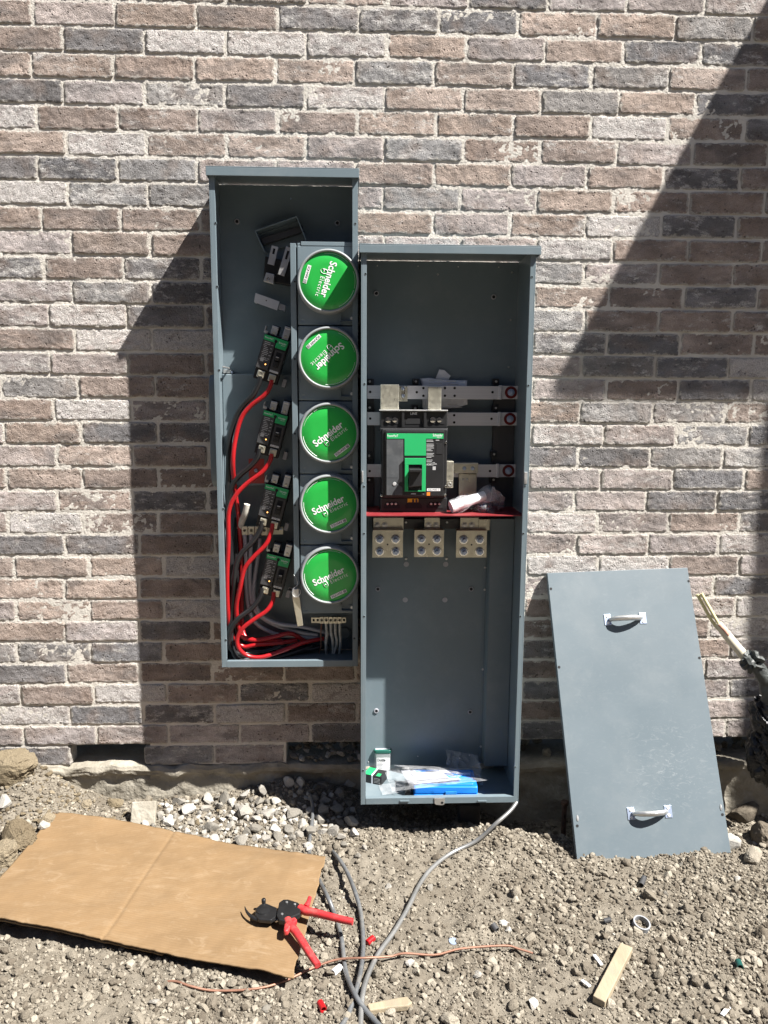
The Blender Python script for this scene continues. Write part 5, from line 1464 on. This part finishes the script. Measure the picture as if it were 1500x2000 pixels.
h2 = handle([(562, 1797, .016), (568, 1808, .014), (579, 1822, .012), (592, 1842, .008), (606, 1864, .002), (621, 1886, -.006)], [.0105, .0115, .0102, .0098, .0094, .0085])
mb = MB(); mb.prism([TP(a, b, .022) - Vector((0, 0, .014)) for a, b in ((555, 1806), (562, 1796), (576, 1791), (581, 1797), (570, 1806), (562, 1819), (554, 1819))], (0, 0, 1), .016); mb.build('handle_guard', REDH, h2, bevel=.004, smooth=50)

# ================================================================== CABLES, SCRAPS AND STONES ON THE GROUND
def gcable(name, label, pts, r, m, cat='cable', group=None, seg=12, rs=None):
    P = []
    for q in pts:
        up = q[2] if len(q) > 2 else r * .8
        P.append(G(q[0], q[1], up))
    mb = MB(); mb.tube(P, r, seg, rs=rs)
    return tag(mb.build(name, m, None, smooth=60), label, cat, group)
gcg = 'grey cables on the ground'
gcable('ground_cable', 'dark cable rising from the cardboard edge into the stone heap by the wall', [(604, 1668), (605, 1640), (609, 1608, .012), (611, 1585, .02), (610, 1562, .03), (605, 1540, .05), (600, 1528, .06)], .0062, GRCAB, group=gcg)
gcable('ground_cable', 'dark grey cable bowing right of the cutter handles towards the bottom edge', [(648, 1662, -.004), (660, 1675, .02), (676, 1700, .035), (692, 1738, .03), (704, 1780, .02), (709, 1830, .012), (708, 1870, .012), (700, 1918, .016), (681, 1979), (664, 2008), (640, 2050)], .0062, GRCAB, group=gcg)
gcable('ground_cable', 'dark grey cable coming from under the cardboard beneath the cutter handle', [(612, 1700, .002), (623, 1719, .012), (640, 1752, .02), (652, 1782), (666, 1828), (675, 1895, .01), (692, 1940, .02), (715, 1974, .016), (742, 2004, .012), (775, 2040)], .0062, GRCAB, group=gcg)
p0 = W(1008, 1567, .235)
P = [W(1009, 1567, .268), W(996, 1584, .29), W(968, 1609, .32), G(930, 1640, .016), G(880, 1667, .009), G(842, 1697, .008), G(818, 1730, .012), G(796, 1775, .012), G(768, 1822, .012), G(739, 1862, .02), G(716, 1912, .014), G(707, 1953, .010), G(704, 2005, .01), G(700, 2060, .01)]
mb = MB(); mb.tube(P, .0064, 14)
tag(mb.build('ground_cable', GRCAB2, None, smooth=60), 'light grey cable running from the tall cabinet corner down to the bottom edge', 'cable', gcg)
gcable('copper_wire', 'long kinked bare copper wire lying across the dirt', [(325, 1917, .004), (345, 1917, .006), (372, 1926, .006), (420, 1935, .006), (500, 1931, .008), (555, 1916, .01), (612, 1890, .014), (660, 1874, .02), (712, 1871, .022), (762, 1868, .016), (790, 1862, .014), (850, 1865, .010), (900, 1853, .016), (985, 1847, .022), (1012, 1853, .02), (1041, 1862, .012)], .0029, COPPER, 'wire', seg=8)
def tubelet(name, label, cat, a, b, r, m, wall_=.0025, group=None, up=None, closed=False):
    A = G(a[0], a[1], r if up is None else up); B = G(b[0], b[1], r if up is None else up)
    ax = (B - A); l = ax.length; mb = MB()
    prof = [(r, 0), (r, l), (r - wall_, l), (r - wall_, l * .1 if closed else 0)]
    if closed: prof = [(.00001, 0), (r * .8, 0), (r, .002)] + [(r, l), (r - wall_, l), (r - wall_, .004), (.00001, .004)]
    mb.lathe(A, ax, prof, 20, close=not closed)
    return tag(mb.build(name, m, None, smooth=40), label, cat, group)
tubelet('red_connector', 'red plastic connector between two grey cables, right of the cutter', 'connector', (717, 1842), (729, 1832), .0085, REDW, group='red connectors on the dirt', closed=True)
tubelet('red_connector', 'red plastic connector lying alone near the bottom edge under the copper wire', 'connector', (624, 1957), (632, 1972), .0085, REDW, group='red connectors on the dirt', closed=True)
tubelet('white_tube', 'short white tube beside the cables just below the copper wire', 'tube', (650, 1901), (664, 1889), .0085, PVC)
tubelet('black_sleeve', 'short black sleeve on bare trodden dirt above the copper wire end', 'sleeve', (962, 1806), (970, 1817), .0095, BLACK2, group='black sleeves on the dirt')
tubelet('black_sleeve', 'short black sleeve left of the grey plastic ring', 'sleeve', (1180, 1799), (1193, 1796), .007, BLACK2, group='black sleeves on the dirt')
tubelet('black_sleeve', 'short black sleeve just below the leaning cover', 'sleeve', (1252, 1729), (1258, 1714), .008, BLACK2, group='black sleeves on the dirt')
tubelet('green_sleeve', 'short black and teal sleeve near the right edge of the dirt', 'sleeve', (1441, 1877), (1446, 1890), .0085, TEAL, closed=True)
A = G(1251, 1810, .003); mb = MB(); mb.lathe(A, Vector((.12, -.25, 1)), [(.0235, 0), (.0235, .017), (.0195, .017), (.0195, 0)], 40, close=True)
tag(mb.build('plastic_ring', PVCG, None, smooth=40), 'grey plastic pipe ring lying on the dirt below the cover', 'ring')
A = G(885, 1838, .002); mb = MB(); mb.lathe(A, Vector((.1, -.2, 1)), [(.0115, -.001), (.0115, .0008), (.00001, .0008)], 24)
tag(mb.build('metal_slug', ZINC, None, smooth=30), 'small round metal knockout slug just above the copper wire', 'slug')
def gbox(name, label, cat, pix, h, m, bevel=.002, group=None, sink=.003, top=None):
    P = [G(a, b, 0) for a, b in pix]; z = max(p.z for p in P) * .6 + min(p.z for p in P) * .4 - sink
    pts = [GZ(a, b, z + h) for a, b in pix]
    mb = MB(); mb.prism([(p.x, p.y, z) for p in pts], (0, 0, 1), h)
    return tag(mb.build(name, m, None, bevel=bevel), label, cat, group)
gbox('wood_block', 'flat dirty softwood offcut lying on the dirt below the grey ring', 'wood', [(1212, 1840), (1236, 1850), (1182, 1957), (1158, 1944)], .020, WOOD)
gbox('wood_splinter', 'broken pale wood splinter by the cables at the bottom edge', 'wood', [(716, 1960), (770, 1949), (795, 1945), (806, 1957), (796, 1964), (760, 1967), (722, 1973)], .016, WOOD, .003)
for nm, a, b in (('white plastic offcut left of the wood block', (1160, 1866), (1175, 1886)), ('white plastic offcut just below left of the wood block', (1136, 1916), (1152, 1928)), ('white plastic offcut near the bottom right corner', (1410, 1984), (1424, 1968))):
    A, B = G(*a, .005), G(*b, .005); d = (B - A).normalized(); sd = d.cross(Vector((0, 0, 1))).normalized() * .0045
    mb = MB(); mb.prism([A + sd, B + sd, B - sd, A - sd], (0, 0, 1), .004); tag(mb.build('plastic_strip', PVC, None, bevel=.001), nm, 'offcut', 'white plastic offcuts')

# stripped cable, its taped end and the black bag at the right edge
lc = thing('stripped_cable', 'cream sheathed cable with two bare pale yellow conductors sticking out of black wrapping', 'cable', W(1400, 1225, .08))
def dv_(px): return .035 + (px - 1365) * .00085
mb = MB(); mb.tube([W(x, y, dv_(x)) for x, y in ((1362, 1161), (1376, 1187), (1390, 1212), (1404, 1230))], .0058, 10); mb.build('conductor', LEMON, lc, smooth=60)
mb = MB(); mb.tube([W(x, y, dv_(x) + .004) for x, y in ((1370, 1159), (1384, 1184), (1397, 1207), (1410, 1228))], .0058, 10); mb.build('conductor', LEMON, lc, smooth=60)
mb = MB(); mb.tube([W(x, y, dv_(x)) for x, y in ((1402, 1217), (1412, 1231), (1424, 1246), (1440, 1265), (1457, 1285), (1470, 1300))], .0165, 16, rs=[.0125, .015, .0165, .0165, .0175, .0175]); mb.build('sheath', CREAM, lc, smooth=60)
mb = MB(); mb.tube([W(x, y, dv_(x) + .008) for x, y in ((1405, 1219), (1414, 1228), (1424, 1240))], .0085, 10, flat=.6); mb.build('filler_strand', mat('pinkish_filler', (.48, .25, .18), .7, var=.3, vscale=90), lc, smooth=60)
mb = MB()
rr = np.random.RandomState(8)
def crumple(c, rx, seed, amp=.35, freq=1.6, sub=5):
    bm = bmesh.new(); bmesh.ops.create_icosphere(bm, subdivisions=sub, radius=1)
    vs = []
    for v in bm.verts:
        q = v.co; A = np.array(q.x * freq + q.z * .8 * freq + seed); B = np.array(q.y * freq - q.z * freq)
        n = float(fbm(A, B, seed, 2, .5)); rdg = 1 - 2 * abs(float(vnoise(A * 2.1, B * 2.1 + 5, seed + 3))) * 2
        r = 1 + amp * n + amp * .28 * rdg
        vs.append((c.x + q.x * rx[0] * r, c.y + q.y * rx[1] * r, c.z + q.z * rx[2] * r))
    fs = [tuple(v.index for v in f.verts) for f in bm.faces]; bm.free(); return vs, fs
mb.add(*crumple(W(1468, 1292, .135), (.028, .026, .027), 151, 1.1, 2.2, 3)); mb.build('tape_knot', TAPE, lc, smooth=15)
mb = MB(); mb.tube([W(x, y, d) for x, y, d in ((1474, 1296, .135), (1486, 1312, .14), (1497, 1334, .145), (1506, 1370, .15), (1512, 1420, .15), (1514, 1480, .14))], .025, 18, rs=[.022, .025, .026, .03, .035, .035])
for i, v in enumerate(mb.v):
    mb.v[i] = v + Vector((.006 * float(fbm(np.array(v.x * 60), np.array(v.z * 60), 155, 3)), .008 * float(fbm(np.array(v.x * 60 + 9), np.array(v.z * 90), 156, 3)), 0))
mb.build('wrapped_conduit', TAPE, lc, smooth=40)
bb = thing('black_bag', 'crumpled black plastic bag slumped against the wall at the right edge', 'bag', W(1490, 1520, .12))
mb = MB(); mb.add(*crumple(W(1505, 1455, .12), (.068, .07, .125), 161, .5, 2.6)); mb.build('bag_body', BAGB, bb, smooth=60)
mb = MB(); mb.add(*crumple(W(1492, 1395, .13), (.035, .045, .06), 163, .55, 2.6)); mb.build('bag_fold', BAGB, bb, smooth=60)
wp = thing('torn_wrapper', 'torn yellow and blue paper wrapper on the ground behind the leaning cover', 'wrapper', G(1420, 1540))
mb = MB(); mb.add([G(1404, 1524, .030), G(1430, 1519, .040), G(1443, 1541, .018), G(1426, 1552, .012)], [(0, 1, 2, 3)]); o = mb.build('yellow_half', YELLOW, wp); md = o.modifiers.new('t', 'SOLIDIFY'); md.thickness = .0008
mb = MB(); mb.add([G(1404, 1530, .029), G(1428, 1547, .018), G(1413, 1560, .008), G(1398, 1556, .01)], [(0, 1, 2, 3)]); o = mb.build('blue_half', mat('blue_grey_print', (.22, .24, .33), .6, var=.3, vscale=80), wp); md = o.modifiers.new('t', 'SOLIDIFY'); md.thickness = .0008
pp = W(917, 1600, .10)
mb = MB(); mb.box(W(897, 1600, .12).x, W(938, 1600, .12).x, .07, .12, -.12, W(917, 1574, .12).z); tag(mb.build('timber_stub', WOODD, None, bevel=.003), 'dark timber stub in the hole under the tall cabinet', 'timber')
mb = MB(); q = W(1103, 1566, .16); mb.cyl((q.x, q.y, -.2), q, .008, .009, 10); mb.lathe(q, (0, 0, 1), [(.013, -.01), (.013, .002), (.006, .006), (.00001, .006)], 12)
tag(mb.build('iron_stake', mat('rusty_iron', (.10, .06, .045), .8, .3, var=.4, vscale=60), None, smooth=40), 'short rusty iron stake in the trench left of the leaning cover', 'stake')

# stones
LSM = [rock_mesh('limestone', 400 + k, LIME, 2, 1.0, .30, .72) for k in range(14)]
CLM = [rock_mesh('clod', 440 + k, CLOD, 4, .5, .40, .8) for k in range(10)]
LUM = [rock_mesh('clay_lump', 470 + k, CLAY, 5, .5, .42, .85, .6) for k in range(5)]
def stone(name, me, p, s, label, cat, group=None, rot=None, sq=(1, 1, 1)):
    o = bpy.data.objects.new(name, me); COL.objects.link(o)
    o.location = p; o.scale = (s * sq[0], s * sq[1], s * sq[2]); o.rotation_euler = rot or (random.uniform(-.6, .6), random.uniform(-.6, .6), random.uniform(0, 6.28))
    return tag(o, label, cat, group)
GH = 'broken limestone pieces in the heap by the wall'
placed = [(G(px_, py_), r_) for px_, py_, r_ in ((1224, 1850, .03), (1197, 1895, .035), (1170, 1945, .035), (725, 1966, .025), (760, 1957, .025), (795, 1955, .025), (723, 1838, .02), (628, 1965, .02), (657, 1895, .02), (966, 1811, .02), (1186, 1798, .02), (1255, 1722, .02), (1443, 1884, .02), (1251, 1808, .035), (885, 1838, .02), (600, 1860, .03), (615, 1880, .03), (650, 1790, .03), (685, 1800, .03), (1168, 1876, .02), (1144, 1922, .02), (1417, 1976, .02))]
rr = random.Random(77)
def place(px, py, r):
    p = G(px, py)
    for q, rq in placed:
        if (p - q).length < .62 * (r + rq): return None
    if in_card(np.array([p.x]), np.array([p.y]), -.02)[0]: return None
    placed.append((p.copy(), r)); p.z += r * .3
    return p
k = 0
for i in range(1500):
    if k >= 215: break
    px = rr.gauss(525, 105); py = rr.gauss(1592, 26)
    if not (260 < px < 705 and 1530 < py < 1668): continue
    if py < 1560 - (px - 400) * .13 and px < 560: continue
    r = rr.choice((.010, .012, .014, .017, .020, .025, .031)) * rr.uniform(.9, 1.15)
    p = place(px, py, r)
    if p is None: continue
    stone('limestone', LSM[k % len(LSM)], p, r, 'angular pale limestone piece in the broken stone heap at the foot of the wall', 'stone', GH); k += 1
GC = 'grey soil clods scattered over the dirt'
k = 0
for i in range(2500):
    if k >= 130: break
    px = rr.uniform(0, 1500); py = 1570 + 430 * rr.random() ** .8
    if 690 < px < 1000 and 1660 < py < 1860 and rr.random() < .85: continue
    if 1120 < px < 1430 and py < 1700: continue
    r = rr.choice((.010, .012, .012, .014, .016, .020)) * rr.uniform(.85, 1.15)
    p = place(px, py, r)
    if p is None: continue
    stone('clod', CLM[k % len(CLM)], p, r, 'rounded grey clod of dry soil lying loose on the dirt', 'clod', GC); k += 1
LAND = [(745, 1800, 'the pale grey cable'), (560, 1785, 'the cable cutter'), (1251, 1808, 'the grey plastic ring'), (1197, 1898, 'the wood block'), (966, 1811, 'the black sleeve above the copper wire'),
        (885, 1838, 'the round metal slug'), (760, 1957, 'the wood splinter'), (628, 1965, 'the lower red connector'), (657, 1895, 'the short white tube'), (420, 1935, 'the left end of the copper wire'), (1040, 1862, 'the right end of the copper wire'),
        (1280, 1675, 'the foot of the leaning cover'), (1444, 1884, 'the teal sleeve'), (280, 1830, 'the front edge of the cardboard'), (650, 1662, 'the right corner of the cardboard'), (1455, 1600, 'the big earth clods')]
used_labels = set()
def stone_label(px, py):
    for x, y, nm in sorted(LAND, key=lambda q: math.hypot(q[0] - px, q[1] - py)):
        dx, dy = px - x, py - y
        rel = ('right of ' if dx > 0 else 'left of ') if abs(dx) > abs(dy) else ('below ' if dy > 0 else 'above ')
        t = 'pale angular stone on the dirt ' + rel + nm
        if t not in used_labels:
            used_labels.add(t); return t
    return 'pale angular stone lying loose on the grey dirt'
GS = 'pale stones scattered over the dirt'
for px, py, r in ((985, 1806, .017), (993, 1820, .014), (700, 1675, .014), (712, 1660, .016), (760, 1735, .014), (665, 1880, .012), (840, 1735, .015), (800, 1886, .015), (640, 1930, .02), (598, 1922, .017), (1090, 1745, .013), (1300, 1748, .013), (1130, 1920, .018), (1147, 1900, .012), (1330, 1690, .011), (1440, 1720, .016), (85, 1838, .018), (10, 1815, .02), (300, 1960, .014), (520, 1975, .013), (930, 1905, .014), (1040, 1960, .016), (1480, 1640, .018)):
    p = place(px, py, r)
    if p: stone('pale_stone', LSM[int(px) % len(LSM)], p, r, stone_label(px, py), 'stone', GS)
# rubble lying in the gap of the bottom course right of the two whole bricks
for i in range(60):
    X_ = rr.uniform(sx(566, zc31), sx(705, zc31)); Y_ = rr.uniform(.0, .10); r = rr.uniform(.009, .020)
    stone('rubble_stone', LSM[i % len(LSM)], (X_, Y_, ZB30 - HC + .004 + Y_ * .28 + r * .5), r, 'grey stone in the rubble filling the gap under the wall left of the tall cabinet', 'stone', 'rubble in the gap of the bottom course')
for i in range(34):
    X_ = rr.uniform(sx(1010, zc31), sx(1500, zc31)); Y_ = rr.uniform(.03, .15); r = rr.uniform(.010, .026)
    stone('rubble_clod', CLM[i % len(CLM)], (X_, Y_, ZB30 - HC - .004 + r * .5), r, 'dark soil clod in the gap under the right half of the wall', 'clod', 'clods in the gap under the wall')
# single ones one can point at
def slab(px, py, label, w, h, t, tilt, name='concrete_slab', m=CONC, up=0.0):
    p = G(px, py, up); M = Matrix.Translation(p) @ Matrix.Rotation(math.radians(4), 4, 'Z') @ Matrix.Rotation(-tilt, 4, 'X')
    mb = MB(); mb.box(-w / 2, w / 2, -t / 2, t / 2, -h * .3, h * .7, M)
    return tag(mb.build(name, m, None, bevel=.004, seg=3), label, 'slab')
slab(280, 1610, 'tilted grey concrete slab piece standing behind the cardboard', .082, .105, .035, .55)
stone('plaster_lump', LSM[3], G(330, 1597, .012), .034, 'white rounded plaster lump right of the tilted concrete slab', 'stone')
stone('white_shard', LSM[5], G(88, 1612, .012), .036, 'white broken shard at the upper left corner of the cardboard', 'stone', sq=(.9, .7, .9))
stone('white_shard', LSM[8], G(8, 1560, .012), .032, 'white stone under the clay lump at the left edge', 'stone')
stone('white_shard', LSM[9], G(90, 1572, .0), .024, 'flat white stone between clay lump and footing', 'stone', sq=(1.2, 1, .6))
for q, (px, py, r, lb) in enumerate(((26, 1498, .080, 'largest tan clay lump, against the wall at the left edge'), (62, 1540, .062, 'tan clay lump right of and below the largest one'), (2, 1560, .07, 'tan clay lump at the very left edge under the largest one'),
                       (90, 1556, .030, 'small tan clay lump nearest the footing'), (38, 1635, .07, 'broad brown clay lump left of the cardboard corner'), (2, 1672, .06, 'brown clay lump at the left edge beside the cardboard'), (225, 1570, .03, 'tan clay lump left of the concrete slab'), (170, 1572, .026, 'small tan clay lump midway along the cardboard top edge'))):
    p = W(px, py, .06) if q < 3 else G(px, py, r * .3)
    stone('clay_lump', LUM[q % 5], p, r, lb, 'clay lump', 'clay lumps by the left end of the wall')
for q, (px, py, r, lb) in enumerate(((1455, 1590, .058, 'big rough earth clod right of the leaning cover'), (1490, 1632, .062, 'big earth clod at the right edge below the other big one'), (1488, 1560, .06, 'shadowed earth clod below the black bag'), (1428, 1640, .036, 'pinkish pale stone tucked against the cover edge'), (1470, 1672, .036, 'earth clod near the right edge below the cover corner'),
                       (1340, 1545, .05, 'shadowed earth clod in the trench behind the cover'), (965, 1612, .03, 'crumbling earth clod at the rim of the hole under the cabinet'))):
    stone('earth_clod' if q != 3 else 'pink_stone', CLM[q % len(CLM)] if q != 3 else LSM[2], G(px, py, r * .3), r, lb, 'clod' if q != 3 else 'stone', 'big earth clods' if q != 3 else None)
